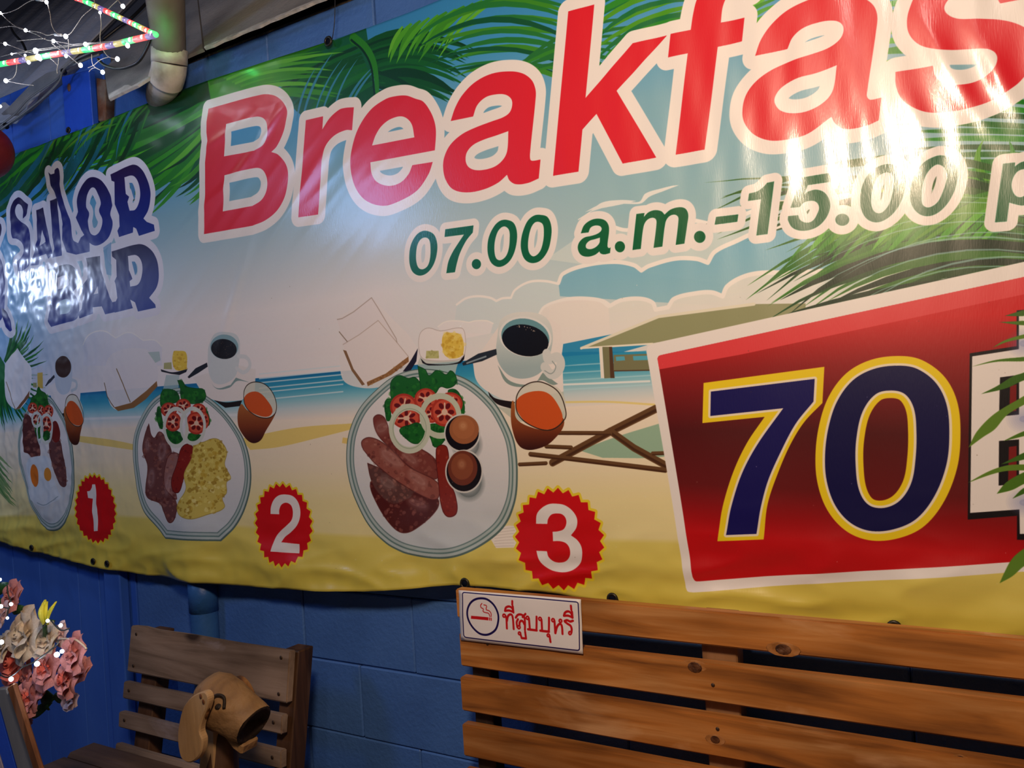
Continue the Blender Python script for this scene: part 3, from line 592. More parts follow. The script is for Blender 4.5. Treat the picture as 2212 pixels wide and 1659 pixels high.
LG = (.10, .40, .12); LG2 = (.18, .52, .16); LG3 = (.05, .26, .08); BAC = (.50, .24, .20); BAC2 = (.62, .38, .32); BAC3 = (.34, .12, .10)
def lettuce(t, seed):
    q = path(t); B.fill(q, LG); speck(q, [LG2, LG3, LG], 26, 2, 7, seed, .55); B.stroke(q, .0008, LG3)
def bacon(t, c, seed, n=60):
    q = path(t); B.fill(q, c); speck(q, [BAC2, BAC3, (.72, .50, .44)], n, 1.5, 6, seed, .38); B.stroke(q, .0014, BAC3, alpha=.7)
def glass(body, liquid, rim, clear):
    B.fill(path(clear), (.86, .86, .80), .85); q = path(body); B.fill(q, lambda x, z: lerp_stops(z+0*x, [(q_z0(q), (.22, .07, .03)), (q_z0(q)+.05, (.52, .24, .10)), (q_z0(q)+.13, (.74, .46, .22))]))
    B.fill(path(liquid), (.84, .35, .12)); B.stroke(path(rim), .0012, (.20, .14, .10))
def q_z0(q): return B.z0+B.proj(q)[:, 1].min()*B.res
# third breakfast
B.fill(path('I 225,450* 250,545 340,580 440,576 520,540 600,480 640,375* 590,300* 400,110* 230,200*'), (.965, .945, .935), .9)
B.fill(path('I 640,372* 600,440 560,495* 600,492* 632,440*'), (.13, .10, .16))
B.fill(path('I 640,450* 660,400* 880,420* 850,460 830,560* 650,560*'), (.80, .84, .80), .8)
B.fill(path('I 655,425* 690,452 850,446 890,395* 885,430* 860,452 700,462 665,450*'), (.10, .07, .06))
q = path('I 650,300 690,265 760,280 870,265 890,300 888,400 850,432 680,432 650,400'); B.fill(q, (.97, .95, .94)); B.stroke(q, .0009, (.80, .76, .74))
q = path('I 775,300 820,290 870,305 880,400 840,425 790,415 772,380'); B.fill(q, (.93, .80, .30)); speck(q, [(.98, .90, .50), (.82, .64, .14)], 60, 2, 6, 3)
q = path('I 685,385* 750,385* 752,425* 682,425*'); B.fill(q, (.78, .78, .50)); speck(q, [(.66, .66, .36)], 14, 1, 4, 4)
B.fill(path('I 215,220* 300,180* 395,105* 415,125* 525,320* 545,360* 250,370*'), (.955, .93, .925)); B.stroke(path('I 215,220* 240,215* 300,180* 395,105* 430,160* 525,320* 530,345*', False), .0014, (.60, .50, .42), False, .5)
B.stroke(path('I 225,285* 270,340*', False), .0014, (.62, .54, .46), False)
q = path('I 245,352* 330,300* 430,225* 450,240* 590,420* 588,450* 375,566* 350,562* 250,380*'); B.fill(q, (.965, .935, .92)); B.stroke(path('I 245,352* 330,300* 430,225* 520,330* 590,415*', False), .0011, (.72, .63, .56), False, .6)
B.fill(path('I 245,380* 262,385* 300,480* 360,562* 345,568* 290,490*'), (.56, .42, .28)); B.fill(path('I 370,550* 470,505* 590,415* 592,442* 500,512* 375,572*'), (.62, .44, .24)); speck(path('I 370,550* 470,505* 590,415* 592,442* 500,512* 375,572*'), [(.45, .28, .13), (.75, .58, .38)], 40, 1, 4, 8)
B.fill(path('I 932,450* 950,540 1010,600 1150,668* 1409,600* 1395,255* 1330,210* 1080,240*'), (.955, .935, .915)); B.fill(path('I 1012,600* 1050,635 1155,655* 1135,690* 1060,665 1020,625*'), (.13, .09, .07))
B.fill(path('I 1140,690* 1155,650* 1409,600* 1418,740* 1160,760* 1060,680*'), (.76, .80, .74), .8)
B.fill(path('I 1062,460* 1130,545 1250,558 1300,500* 1380,560* 1350,565 1290,540 1210,575 1110,555'), (.50, .60, .58), .9)
q = path('I 1062,300 1085,215 1190,180 1310,205 1352,290 1330,430 1280,505 1190,532 1110,505 1058,420'); B.fill(q, lambda x, z: lerp_stops(z+0*x, [(1.44, (.66, .75, .76)), (1.52, (.84, .88, .87)), (1.6, (.94, .94, .92))]))
B.fill(ell('I', 1208, 310, 140, 105, 12), (.92, .93, .92)); B.fill(ell('I', 1208, 312, 128, 96, 12), (.42, .62, .66)); B.fill(ell('I', 1208, 330, 124, 82, 12), (.055, .045, .05))
speck(ell('I', 1225, 268, 70, 10, 14), [(.8, .75, .7)], 12, 1, 2, 9, .7); B.stroke(path('I 1310,470* 1350,510 1392,470 1380,420 1330,430 1320,400*', False), .011, (.86, .88, .87), False); B.stroke(path('I 1310,490* 1345,505 1368,470 1350,440', False), .0012, (.62, .68, .68), False)
B.fill(path('I 875,450* 960,400* 1055,375* 1058,405* 980,440* 880,463*'), (.16, .19, .22)); B.stroke(path('I 900,450* 1000,415*', False), .002, (.55, .62, .66), False)
P3 = path('I 262,950 275,820 330,690 420,590 520,515 650,480 800,498 920,545 1040,650 1110,760 1155,880 1168,1060 1150,1200 1090,1320 1000,1400 880,1460 760,1478 600,1455 480,1400 380,1300 310,1170 275,1060'); plate(P3)
lettuce('I 640,465* 680,485 700,515 740,488 790,510 815,490 842,520 840,560 800,582 760,575 730,610 660,600 650,540*', 11); lettuce('I 495,610* 500,545 540,515 590,530 625,525 655,565 640,620 560,640 500,640*', 12)
lettuce('I 465,660 480,640 520,650 500,700 485,755 468,710', 13); lettuce('I 840,590 875,640 888,690 872,730 850,690 800,600', 14); lettuce('I 690,780 790,790 785,850 735,893 710,850', 15)
for a_ in ((565, 680, 72, 70, .2), (682, 640, 60, 58, .9), (812, 665, 66, 62, .4), (715, 715, 40, 50, .3), (782, 708, 72, 76, 0), (580, 740, 76, 56, .5)): tomato('I', a_[0], a_[1], a_[2], a_[3], a_[4])
bacon('I 405,745 430,722 465,740 500,830 560,890 660,905 740,970 745,1055 680,1040 590,990 520,920 430,830', BAC, 21); lettuce('I 545,800 600,775 640,765 680,800 675,850 625,875 570,840', 16)
bacon('I 390,1080 430,1100 500,1190 620,1130 745,1165 742,1220 650,1310 570,1343 500,1300 420,1180', (.33, .10, .08), 24, 70); bacon('I 375,978* 450,1010 560,1080 620,1130 560,1180 500,1190 420,1120 390,1050', (.38, .24, .22), 23)
bacon('I 342,870 385,842 470,880 600,1000 745,1080 748,1160 700,1165 560,1090 450,1010 380,940', (.58, .32, .27), 22, 90)
for cx_, cy_, a1, a2, r0 in ((500, 950, 60, 22, 38), (640, 1060, 50, 18, 38), (450, 790, 22, 30, 60), (600, 950, 40, 16, 40), (480, 1080, 40, 22, 35), (640, 1190, 50, 16, 20)): B.soft(ell('I', cx_, cy_, a1, a2, r0), (.84, .74, .72), .012, .16)
ring('I', 760, 728, 98, 105, (.80, .83, .74), .0075); ring('I', 597, 795, 97, 114, (.82, .85, .77), .0085); ring('I', 597, 795, 88, 105, (.66, .72, .62), .0012)
q = path('I 738,905 765,882 795,895 805,980 800,1050 840,1150 845,1240 800,1258 768,1210 750,1080'); B.fill(q, (.54, .15, .08)); speck(q, [(.70, .30, .20), (.42, .08, .05)], 26, 1, 4, 25); B.stroke(q, .001, (.34, .07, .05))
for cx_, cy_, rx_, ry_, ex, ey, er, eq, c_ in ((875, 818, 92, 97, 885, 800, 78, 76, (.66, .40, .24)), (885, 1020, 96, 110, 878, 1003, 78, 92, (.46, .21, .13))):
    B.soft(ell('I', cx_+25, cy_+60, rx_*.7, ry_*.7), (.22, .28, .28), .012, .35); B.fill(ell('I', cx_, cy_, rx_, ry_), (.08, .04, .04)); ring('I', cx_, cy_, rx_, ry_, (.86, .86, .84), .0022)
    B.fill(ell('I', ex, ey, er, eq), c_); B.fill(ell('I', ex-3, ey-8, er*.75, eq*.75), mix(c_, (.8, .5, .3), .3)); B.soft(ell('I', ex-5, ey-20, er*.15, eq*.15), mix(c_, (1, .8, .6), .5), .008, .5)
glass('I 1145,650 1160,740 1230,785 1330,800 1410,745 1350,860 1250,906 1180,890 1140,800 1132,700', 'I 1160,650 1220,605 1320,605 1385,680 1400,755 1330,800 1230,775 1170,710', 'I 1160,640 1185,585 1240,552 1300,552 1380,600 1418,690 1415,745 1340,802 1240,780 1170,720', 'I 1160,640 1200,575 1280,550 1390,590 1410,700 1300,700')
# second breakfast
B.fill(path('N 20,450 15,360 60,240 160,190 250,180 350,200 410,300 412,430 300,560 240,600 110,640 60,590'), (.94, .93, .94), .95); B.fill(path('N 345,210* 430,205* 440,270* 400,290*'), (.62, .76, .72), .6)
B.fill(path('N 90,622* 220,588* 330,500* 410,425* 415,465* 330,560* 240,625* 120,650*'), (.58, .42, .25)); B.stroke(path('N 112,335* 160,450* 212,580*', False), .0022, (.58, .48, .34), False); B.stroke(path('N 20,440* 40,540* 90,620*', False), .0016, (.45, .36, .26), False)
B.fill(path('N 440,338* 530,360 640,335* 630,358* 580,380* 520,372* 445,355*'), (.12, .12, .16)); q = path('N 535,210 580,200 628,212 636,300 625,338 545,335'); B.fill(q, (.93, .80, .28)); speck(q, [(.98, .90, .5), (.80, .62, .14)], 26, 1, 4, 31)
B.fill(path('N 465,290* 520,285* 524,338* 462,335*'), (.72, .72, .50)); B.fill(path('N 480,380* 580,380* 570,500* 450,520*'), (.70, .80, .80), .8)
B.fill(path('N 680,400* 760,520 860,575 1040,570* 1140,500* 1148,340* 1000,300*'), (.94, .92, .91)); B.fill(path('N 835,568* 930,585 1045,570* 1030,612* 920,625*'), (.12, .09, .08))
B.fill(path('N 795,380* 850,475 960,455* 1000,400* 1100,435* 1010,425 950,475 850,480'), (.50, .62, .62), .9)
q = path('N 810,130 850,70 930,60 1010,85 1032,170 1005,370 940,435 850,445 800,370 793,200'); B.fill(q, (.84, .88, .89)); B.fill(ell('N', 915, 170, 105, 92), (.55, .70, .74)); B.fill(ell('N', 912, 186, 96, 74, 8), (.10, .08, .08)); speck(ell('N', 912, 186, 96, 74, 8), [(.5, .4, .3)], 50, .4, 1.2, 32)
B.stroke(path('N 1020,240* 1080,250 1105,310 1060,360 1005,330', False), .006, (.88, .90, .91), False); B.fill(path('N 640,395* 700,330* 785,288* 790,318* 720,365* 650,405*'), (.13, .14, .18))
P2 = path('N 232,960 242,830 290,700 370,575 470,505 600,475 760,525 900,635 1000,760 1070,890 1108,1050 1108,1220 1060,1400 990,1530 905,1618* 490,1600* 430,1530 330,1420 280,1300 248,1130'); plate(P2)
lettuce('N 565,420* 600,425 630,465 700,480 760,490 770,560 700,595 600,570 585,480*', 41); lettuce('N 435,590 450,500 500,485 560,510 575,570 500,600 450,620', 42); lettuce('N 410,660 425,618 445,680 452,780 425,760', 43); lettuce('N 750,620 800,690 790,760 760,700', 44); lettuce('N 470,790 560,800 600,830 590,890 520,900 480,850', 45); lettuce('N 640,830 740,830 735,870 680,880', 46)
for a_ in ((500, 640, 60, 55, .3), (607, 612, 56, 55, .8), (722, 650, 56, 58, .4), (760, 720, 40, 66, .2), (530, 730, 62, 72, .6), (705, 740, 76, 84, .1)): tomato('N', *a_)
bacon('N 350,745* 385,850 430,805 480,860 520,960 505,1120 560,1300 580,1380 530,1480 470,1400 440,1340 350,1300 328,1250 342,1060 305,940 320,830', (.44, .26, .25), 47, 110); bacon('N 490,1000 540,960 590,1000 530,1180 575,1300 540,1290 470,1200', (.60, .42, .40), 48, 40)
for cx_, cy_, a1, a2, r0 in ((450, 950, 25, 60, 10), (370, 1150, 20, 60, 5), (500, 1200, 16, 70, 10), (340, 900, 12, 40, 0)): B.soft(ell('N', cx_, cy_, a1, a2, r0), (.80, .72, .74), .010, .16)
q = path('N 590,930 640,895 682,930 670,1030 620,1150 590,1250 545,1250 525,1170 560,1050'); B.fill(q, (.55, .12, .08)); speck(q, [(.7, .3, .2), (.4, .06, .05)], 20, 1, 4, 49); B.stroke(q, .001, (.3, .06, .05))
q = path('N 690,900 760,880 830,855 880,870 930,950 915,1050 960,1150 930,1180 930,1260 900,1300 915,1370 800,1420 690,1450 600,1420 580,1350 640,1230 620,1120 670,1000'); B.fill(q, (.86, .78, .38)); speck(q, [(.97, .93, .62), (.66, .54, .16), (.92, .86, .46), (.78, .64, .20), (.60, .46, .12)], 260, 1.5, 6, 50, .6); B.stroke(q, .0012, (.66, .56, .22), alpha=.7)
ring('N', 553, 772, 86, 140, (.86, .88, .84), .0065); ring('N', 678, 760, 88, 130, (.86, .88, .84), .0065)
glass('N 1035,600 1080,640 1170,690 1260,695 1298,660 1220,800 1180,870 1120,888 1060,840 1013,740', 'N 1058,560 1100,512 1170,510 1240,580 1272,650 1240,690 1160,680 1080,630', 'N 1058,520 1085,455 1150,432 1230,460 1290,550 1298,650 1250,698 1160,690 1075,620', 'N 1058,520 1085,455 1150,432 1230,460 1290,550 1298,650 1200,640')
# first breakfast
B.fill(path('O 40,215* 140,82* 210,170 260,260 250,440 190,560 140,580 70,520 48,380'), (.93, .93, .95)); B.fill(path('O 135,585* 200,500* 242,430* 240,480* 170,575*'), (.50, .34, .24)); B.stroke(path('O 60,360* 100,480* 135,580*', False), .002, (.62, .55, .48), False)
B.fill(path('O 400,400* 450,540 530,620 650,570* 660,340* 560,300*'), (.93, .92, .93)); B.fill(path('O 465,590* 500,615 535,610* 530,645* 500,635*'), (.10, .10, .12)); B.fill(path('O 375,390* 405,340* 450,300* 455,320* 420,360* 380,395*'), (.2, .22, .28))
B.fill(path('O 258,250* 350,230* 380,300* 370,410* 280,420*'), (.84, .86, .92), .8); B.fill(path('O 312,285* 356,280* 358,412* 312,405*'), (.85, .72, .34)); B.fill(path('O 275,365* 305,365* 305,405* 275,400*'), (.6, .62, .42))
B.fill(path('O 458,190 490,130 540,120 580,180 590,290 570,430 520,462 470,420 455,300'), (.78, .84, .90)); B.fill(ell('O', 520, 235, 62, 88), (.26, .17, .15)); B.stroke(path('O 585,340* 622,360 620,410 585,430', False), .005, (.78, .84, .88), False)
P1 = path('O 160,900 170,760 220,600 300,500 390,465 480,560 560,720 600,900 614,1100 600,1300 560,1470 490,1560 400,1562 300,1440 230,1250 180,1080'); plate(P1)
lettuce('O 265,480* 300,460 320,400 340,430 385,460 390,560 320,580 250,560', 61); 
for a_ in ((270, 570, 38, 45, 0), (340, 590, 30, 45, .4), (400, 600, 38, 55, .2), (300, 660, 40, 60, .3), (385, 700, 50, 80, .1)): tomato('O', *a_)
lettuce('O 290,720 330,700 345,780 320,820 295,780', 62); lettuce('O 360,770 400,770 405,820 370,830', 63)
bacon('O 205,630 250,640 280,740 335,920 325,975 280,975 240,940 205,920', (.36, .18, .18), 64, 40); bacon('O 430,800 495,840 520,950 545,1190 525,1212 490,1190 440,1050 412,920', (.42, .26, .26), 65, 40); B.fill(path('O 430,700 460,675 485,710 495,820 460,850 430,800'), (.48, .12, .10))
ring('O', 302, 665, 34, 55, (.85, .87, .84), .0055); ring('O', 385, 740, 48, 115, (.85, .87, .84), .0055); ring('O', 330, 740, 22, 110, (.80, .85, .84), .004)
B.fill(path('O 230,1000 330,960 410,980 430,1100 480,1250 500,1300 440,1340 350,1370 260,1300 240,1150'), (.86, .90, .94)); B.fill(ell('O', 292, 1120, 33, 92, -6), (.90, .48, .14)); B.fill(ell('O', 400, 1110, 28, 55, -6), (.88, .58, .22)); B.stroke(path('O 320,1340* 370,1360 430,1330 480,1290*', False), .0015, (.60, .68, .72), False)
glass('O 540,560 560,650 610,715 662,710 680,650 660,780 642,862 600,866 565,800 538,680', 'O 545,570 580,512 640,560 680,660 660,710 600,700 555,640', 'O 540,520 570,465 620,470 660,550 684,650 662,715 600,705 548,620', 'O 540,520 580,460 640,490 675,600 600,590')
# dust specks of real dirt on the vinyl
for i in range(60):
    x, y = rg.uniform(500, 2200), rg.uniform(560, 1330); B.fill(ell('p', x, y, rg.uniform(.5, 1.3), rg.uniform(.5, 1.6), 0, 6), (.35, .28, .18) if i % 2 else (.97, .95, .93), .5)
BANNER_IMG = B.image('banner_print')

# ------------------------------------------------------------------ small sign artwork
SO = .166
S = Canvas(-1.21, -.86, .74, .95, .00045, SO)
S.a[:] = (.95, .93, .92)
NAVY = (.10, .05, .32); SR = (.80, .08, .10)
S.stroke(path('Q 165,148* 1940,298 1972,312 1982,345 2003,1030 1992,1062 1960,1068 200,866 170,850 155,815 135,180 145,155'), .00125, NAVY)
S.stroke(path('Q 445,240 540,262 640,350 700,480 706,600 670,730 590,800 500,822 400,795 290,690 225,560 215,430 260,320 340,258'), .0024, NAVY)
S.fill(path('Q 275,518* 548,545* 548,594* 272,566*'), SR)
S.fill(path('Q 558,547* 577,549* 577,597* 560,595*'), SR); S.fill(path('Q 585,549* 600,551* 602,600* 587,598*'), SR)
S.stroke(path('Q 448,322* 425,355 435,390 468,410 465,450 500,468 550,482 572,532*', False), .0011, SR, False); S.stroke(path('Q 478,345* 520,360 515,420 560,440 590,480 592,532*', False), .0011, SR, False)
def thai(*ts):
    for t_ in ts: S.stroke(path('Q '+t_, False), .0026, SR, False)
def loop(x, y, r=20): S.stroke(ell('Q', x, y, r, r*1.15), .0020, SR)
loop(800, 518); thai('822,520* 835,560 845,720*', '845,600* 865,520 910,498 935,540 953,730*')
thai('815,440* 830,390 880,370 930,400 945,460*', '815,440* 880,435 945,458*', '932,285* 932,345*', '940,370* 948,465*')
thai('985,548* 1020,505 1070,500 1115,530 1130,600 1132,745*', '1095,540* 1140,490*', '1045,668* 1050,620 1085,600 1125,660*', '1010,700* 1000,620 1020,575*'); loop(1035, 702)
loop(1045, 800, 18); thai('1062,820* 1078,875* 1148,882* 1135,775*')
loop(1172, 552); thai('1195,560* 1210,740* 1315,752* 1318,535*', '1180,735* 1320,752*'); loop(1372, 568); thai('1395,580* 1405,762* 1512,773* 1515,552*', '1375,757* 1515,773*')
loop(1505, 830, 18); thai('1525,840* 1540,935*')
loop(1578, 590); thai('1600,600* 1615,795*', '1617,795* 1645,690 1690,650 1718,690 1730,808*'); loop(1695, 602)
thai('1760,605* 1800,592 1850,612 1893,600*', '1765,615* 1810,650 1855,680 1875,730 1872,785*'); loop(1850, 795)
thai('1750,520* 1770,470 1820,450 1865,480 1885,550*', '1750,520* 1820,520 1885,548*', '1865,360* 1870,425*', '1880,455* 1888,550*')
SIGN_IMG = S.image('sign_print')

def print_mat(name, img, rough, bump, spec=.5):
    m = mat(name, rough=rough, spec=spec); b = m.node_tree.nodes['Principled BSDF']
    t = nd(m, 'ShaderNodeTexImage'); t.image = img; t.interpolation = 'Cubic'; ln(m, t, 'Color', b, 'Base Color')
    return m, b

# ------------------------------------------------------------------ setting: wall, floor
wall = box('wall_back', (-5.6, .012, 0), (2.0, .20, 2.455), M['mortar'], bev=0); wall['kind'] = 'structure'
blk = None
for row in range(12):
    z0 = .06+.2*row
    if 1.0 < z0 < 2.0: continue
    xs = -1.845 if row % 2 == 1 else -1.64
    x = xs-.8 if row % 2 == 1 else xs-.8
    while x < 1.8:
        xa = max(x, -2.62)
        if x+.4 > -2.62:
            full = xa == x
            if blk and full:
                o = blk.copy(); COL.objects.link(o)
            else:
                bm = bmesh.new(); L = .4-(xa-x); bm_box(bm, (0, -.016, 0), (L-.0025, .014, .1975), .0035)
                o = bobj('block', bm, M['blue_wall'], wall)
                if full: blk = o
            o.location = (xa+random.uniform(-.001, .001), random.uniform(-.0015, .0015), z0); o.parent = wall
        x += .4
top = box('wall_cap_mortar', (-2.62, -.012, 2.448), (2.0, .16, 2.468), M['crust'], wall, .004)
xs = [-5.5, -5.3, -5.1, -4.9, -4.7, -4.5, -4.3, -4.12, -3.93, -3.74, -3.56, -3.38, -3.20, -2.955, -2.83, -2.70, -2.62]
for a, b in zip(xs, xs[1:]):
    dz = random.uniform(-.002, .002)
    box('plank', (a+.0015, -.020+dz, .02), (b-.0015, .011, 2.60), M['blue_plank'], wall, .002)
floor_o = box('floor', (-5.6, -5.2, -.05), (2.0, .2, 0), M['floor'], bev=0); floor_o['kind'] = 'structure'

post = box('wall_post', (-2.745, -.055, 0), (-2.655, -.021, 2.33), M['blue_plank'], bev=.004)
tag(post, 'blue painted timber post standing against the wall left of the low chair', 'post')
bp_ = empty('blue_board', (-2.68, -.08, 2.2))
prism('board', [P(133, 165, .062), P(192, 150, .062), P(203, 300, .062), P(143, 300, .062)], (0, .022, 0), M['blue_board'], bp_, .002)
ball('rust_mark', P(149, 189, .063), .010, M['rust'], bp_, 8, 6, (1, .25, 1.4))
adopt(bp_); tag(bp_, 'short vertical blue board above the banner, below the string of white lights', 'board')
rb = prism('rusty_bracket', [P(207, 168, .05), P(229, 172, .05), P(226, 262, .05), P(212, 262, .05)], (0, .04, 0), M['rust'], None, .003)
tag(rb, 'rusty brown upright strip just right of the short blue board', 'bracket')

# ------------------------------------------------------------------ roof
TH = math.radians(50); rn = np.array([0, -math.sin(TH), math.cos(TH)]); rp0 = np.array([0, -.03, 2.5])
def RP(px, py, lift=0.0):
    d = ray(px, py); p = rp0+rn*lift; t = rn@(p-CAM)/(rn@d); return Vector(CAM+d*t)
roof = empty('roof', (-2.5, .3, 2.9)); roof['kind'] = 'structure'
def sheet(name, px, m, lift=0.0, th=.010): return prism(name, [RP(x, y, lift) for x, y in px], Vector(-rn*th), m, roof)
def ragged(p0, p1, n, amp, seed):
    r = random.Random(seed); return [(p0[0]+(p1[0]-p0[0])*i/n, p0[1]+(p1[1]-p0[1])*i/n+r.uniform(-amp, amp)) for i in range(n+1)]
sheet('roof_sheet', [(424, -40), (441, 99)]+ragged((445, 98), (760, -34), 14, 1.5, 3)+[(760, -90), (424, -90)], M['sheet'], .012)
sheet('roof_sheet', [(316, -40), (331, 160)]+ragged((335, 155), (438, 104), 6, 1.5, 4)+[(422, -40)], M['sheet'], 0)
sheet('roof_sheet', [(322, 3), (224, 82), (223, 137), (234, 211)]+ragged((240, 205), (331, 162), 5, 2.0, 5), M['sheet'], .02)
for a, b, s_ in (((441, 101), (760, -33), 7), ((236, 212), (331, 163), 8)):     # pale broken edges
    up = ragged(a, b, 16, 1.6, s_); lo = ragged((a[0], a[1]+3), (b[0], b[1]+3), 16, 1.2, s_+1)[::-1]
    if s_ == 8: up = [(235, 203), (252, 194), (262, 189), (268, 184), (277, 183), (284, 186), (297, 179), (331, 158)]; lo = [(331, 162), (297, 184), (275, 194), (235, 214)]
    sheet('torn_edge', up+lo, M['torn'], .024 if s_ == 8 else .016, .008)
# corrugated part, running up the slope
xv0, xv1 = -5.05, -2.95; vs, fs = [], []; nx, ns = 110, 2
for j in range(ns):
    s_ = [-.05, 1.75][j]
    for i in range(nx+1):
        x = xv0+(xv1-xv0)*i/nx; h = .022*math.cos(2*math.pi*(x-xv0)/.30)**3
        p = rp0+np.array([0, math.cos(TH), math.sin(TH)])*s_+rn*(h+.02); vs.append((x, p[1], p[2]))
for i in range(nx): fs.append((i, i+1, nx+2+i, nx+1+i))
cg = mobj('corrugated_sheet', vs, fs, M['rib'], roof, True); md = cg.modifiers.new('t', 'SOLIDIFY'); md.thickness = .006
box('eave_gap_shade', (-5.2, .02, 2.469), (2.0, .10, 2.535), M['dark'], roof, 0)  # black strip stands in for the shaded gap between wall top and sheets
prism('debris_strip', [P(x, y, .05) for x, y in ((-15, 262), (22, 228), (70, 178), (100, 158), (127, 150), (150, 128), (160, 136), (128, 168), (84, 205), (50, 236), (-15, 280))], (0, .03, 0), M['sheet'], roof)
adopt(roof)

# drain pipe
pipe = empty('drain_pipe', (-2.2, -.04, 0))
pa = [P(352, -60, .24), P(357, 0, .21), P(362, 60, .17), P(366, 112, .14)]
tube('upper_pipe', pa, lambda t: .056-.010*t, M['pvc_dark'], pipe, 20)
tube('coupling', [P(366, 106, .14), P(366, 138, .135)], .051, M['pvc'], pipe, 24, smooth_path=False)
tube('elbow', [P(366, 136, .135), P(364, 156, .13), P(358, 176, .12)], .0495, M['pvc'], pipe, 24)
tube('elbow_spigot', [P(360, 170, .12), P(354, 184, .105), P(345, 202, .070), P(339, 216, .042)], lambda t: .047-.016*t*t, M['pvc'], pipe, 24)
xp = (P(415, 1300, .04).x+P(470, 1300, .04).x)/2
tube('lower_pipe', [P(337, 224, .042), (xp, -.030, 2.20), (xp, -.028, 2.0), (xp, -.028, 1.35), (xp, -.040, .97), (xp, -.044, .85), (xp, -.044, .4), (xp, -.044, .02)], lambda t: .026 if t < .5 else min(.042, .026+.016*(t-.5)/.12), M['pvc_blue'], pipe, 20, 4)
tube('pipe_joint', [(xp, -.044, .765), (xp, -.044, .87)], .0445, M['pvc_blue'], pipe, 20, smooth_path=False)
adopt(pipe); tag(pipe, 'old plastic drain pipe with dirty white elbow coming down behind the banner', 'pipe')

# ------------------------------------------------------------------ banner
bot_px = [(-330, 1108), (-120, 1143), (0, 1166), (80, 1192), (160, 1211), (240, 1229), (300, 1240), (375, 1249), (450, 1256), (560, 1266), (700, 1272), (800, 1273), (900, 1267), (985, 1262), (1160, 1276), (1330, 1301), (1600, 1332), (1935, 1362), (2212, 1388), (2500, 1420)]
top_px = [(-240, 432), (0, 346), (140, 292), (240, 255), (330, 219), (450, 174), (600, 124), (690, 95), (770, 68), (880, 28), (1000, -20), (1500, -215), (2212, -480)]
bx = [(P(x, y, BO).x, P(x, y, BO).z) for x, y in bot_px]; tx = [(P(x, y, BO).x, P(x, y, BO).z) for x, y in top_px]
XL, XR = -3.88, .40; NX, NZ = 640, 220
CREASE = []
for pa_, pb_, h_, w_ in (((1985, 40), (2175, 340), .0030, .013), ((2100, 60), (2240, 300), .0030, .013), ((1960, 200), (2020, 330), .002, .012), ((425, 500), (640, 190), .0022, .014), ((330, 560), (560, 330), .0022, .014), ((560, 560), (700, 330), .0016, .012), ((470, 760), (545, 520), .0025, .016), ((430, 330), (560, 240), .002, .012), ((395, 940), (425, 870), .004, .010)):
    a_, b_ = P(*pa_, BO), P(*pb_, BO); CREASE.append((a_.x, a_.z, b_.x, b_.z, h_, w_))
def disp(x, z, zb):
    v = noise.noise; d = 0.0
    d += .020*math.exp(-((x-xp)/.11)**2)*min(1, max(0, (1.25-z)/.3))
    d += .0035*v(Vector((x*1.6, z*1.3, 0)))
    m = max(0, min(1, (x+1.0)/.5))*max(0, min(1, (z-1.45)/.3))                # tight vertical ripples by the lamp
    if m > 0: d += m*(.0009*math.sin(2*math.pi*(x+.05*v(Vector((x*2, z*2, 3)))+.10*(z-1.9))/.075)+.0016*v(Vector((x*13-z*3.0, z*1.2, 5)))+.0008*v(Vector((x*32-z*7, z*2.5, 9))))
    for ax_, az_, bx_, bz_, h_, w_ in CREASE:
        ex, ez = bx_-ax_, bz_-az_; L2 = ex*ex+ez*ez; t = ((x-ax_)*ex+(z-az_)*ez)/L2
        if -.1 < t < 1.1:
            q = abs((x-ax_)*ez-(z-az_)*ex)/math.sqrt(L2); d += h_*math.exp(-(q/w_)**2)*math.sin(math.pi*(t+.1)/1.2)
    m = max(0, min(1, (-2.35-x)/.8))                                          # crumpled left end
    if m > 0:
        d += m*(.0050*v(Vector((x*7, z*5, 1)))+.0030*(1-2*abs(v(Vector((x*15, z*11, 2)))))+.0016*(1-2*abs(v(Vector((x*34, z*26, 7))))))
    m = math.exp(-((z-zb)/.13)**2)                                            # slack lower edge
    d += m*(.016*v(Vector((x*3.2+z*5, z*7, 4)))+.009*(1-2*abs(v(Vector((x*5-z*3, z*16, 6)))))+.003*v(Vector((x*20, z*30, 8))))
    m = math.exp(-(((x+1.95)/.45)**2+((z-2.0)/.35)**2))                       # slanting pull creases round the big B
    d += m*.0018*(1-2*abs(v(Vector(((x*.8+z*.62)*2, (-x*.62+z*.8)*16, 3)))))
    return d
vs, uv = [], []
for i in range(NX+1):
    x = XL+(XR-XL)*i/NX; zb = float(np.interp(x, [q[0] for q in bx], [q[1] for q in bx])); zt = float(np.interp(x, [q[0] for q in tx], [q[1] for q in tx]))
    for j in range(NZ+1):
        t = j/NZ; z = zb+(zt-zb)*t
        vs.append((x, -BO-disp(x, z, zb)-.018*max(0, 1-(z-zb)/.25)**2*max(0, min(1, (x+2.1)/.3))*max(0, min(1, (-1.15-x)/.2)), z)); uv.append(((x-B.x0)/(B.x1-B.x0), (z-B.z0)/(B.z1-B.z0)))
fs = [(i*(NZ+1)+j, (i+1)*(NZ+1)+j, (i+1)*(NZ+1)+j+1, i*(NZ+1)+j+1) for i in range(NX) for j in range(NZ)]
bmat, bb_ = print_mat('banner_vinyl', BANNER_IMG, .36, 0, .5)
tc = nd(bmat, 'ShaderNodeTexCoord'); mp = nd(bmat, 'ShaderNodeMapping'); mp.inputs['Scale'].default_value = (420, 1, 60); ln(bmat, tc, 'Object', mp, 'Vector')
n1 = nd(bmat, 'ShaderNodeTexNoise', Scale=1.0, Detail=2); ln(bmat, mp, 'Vector', n1, 'Vector')
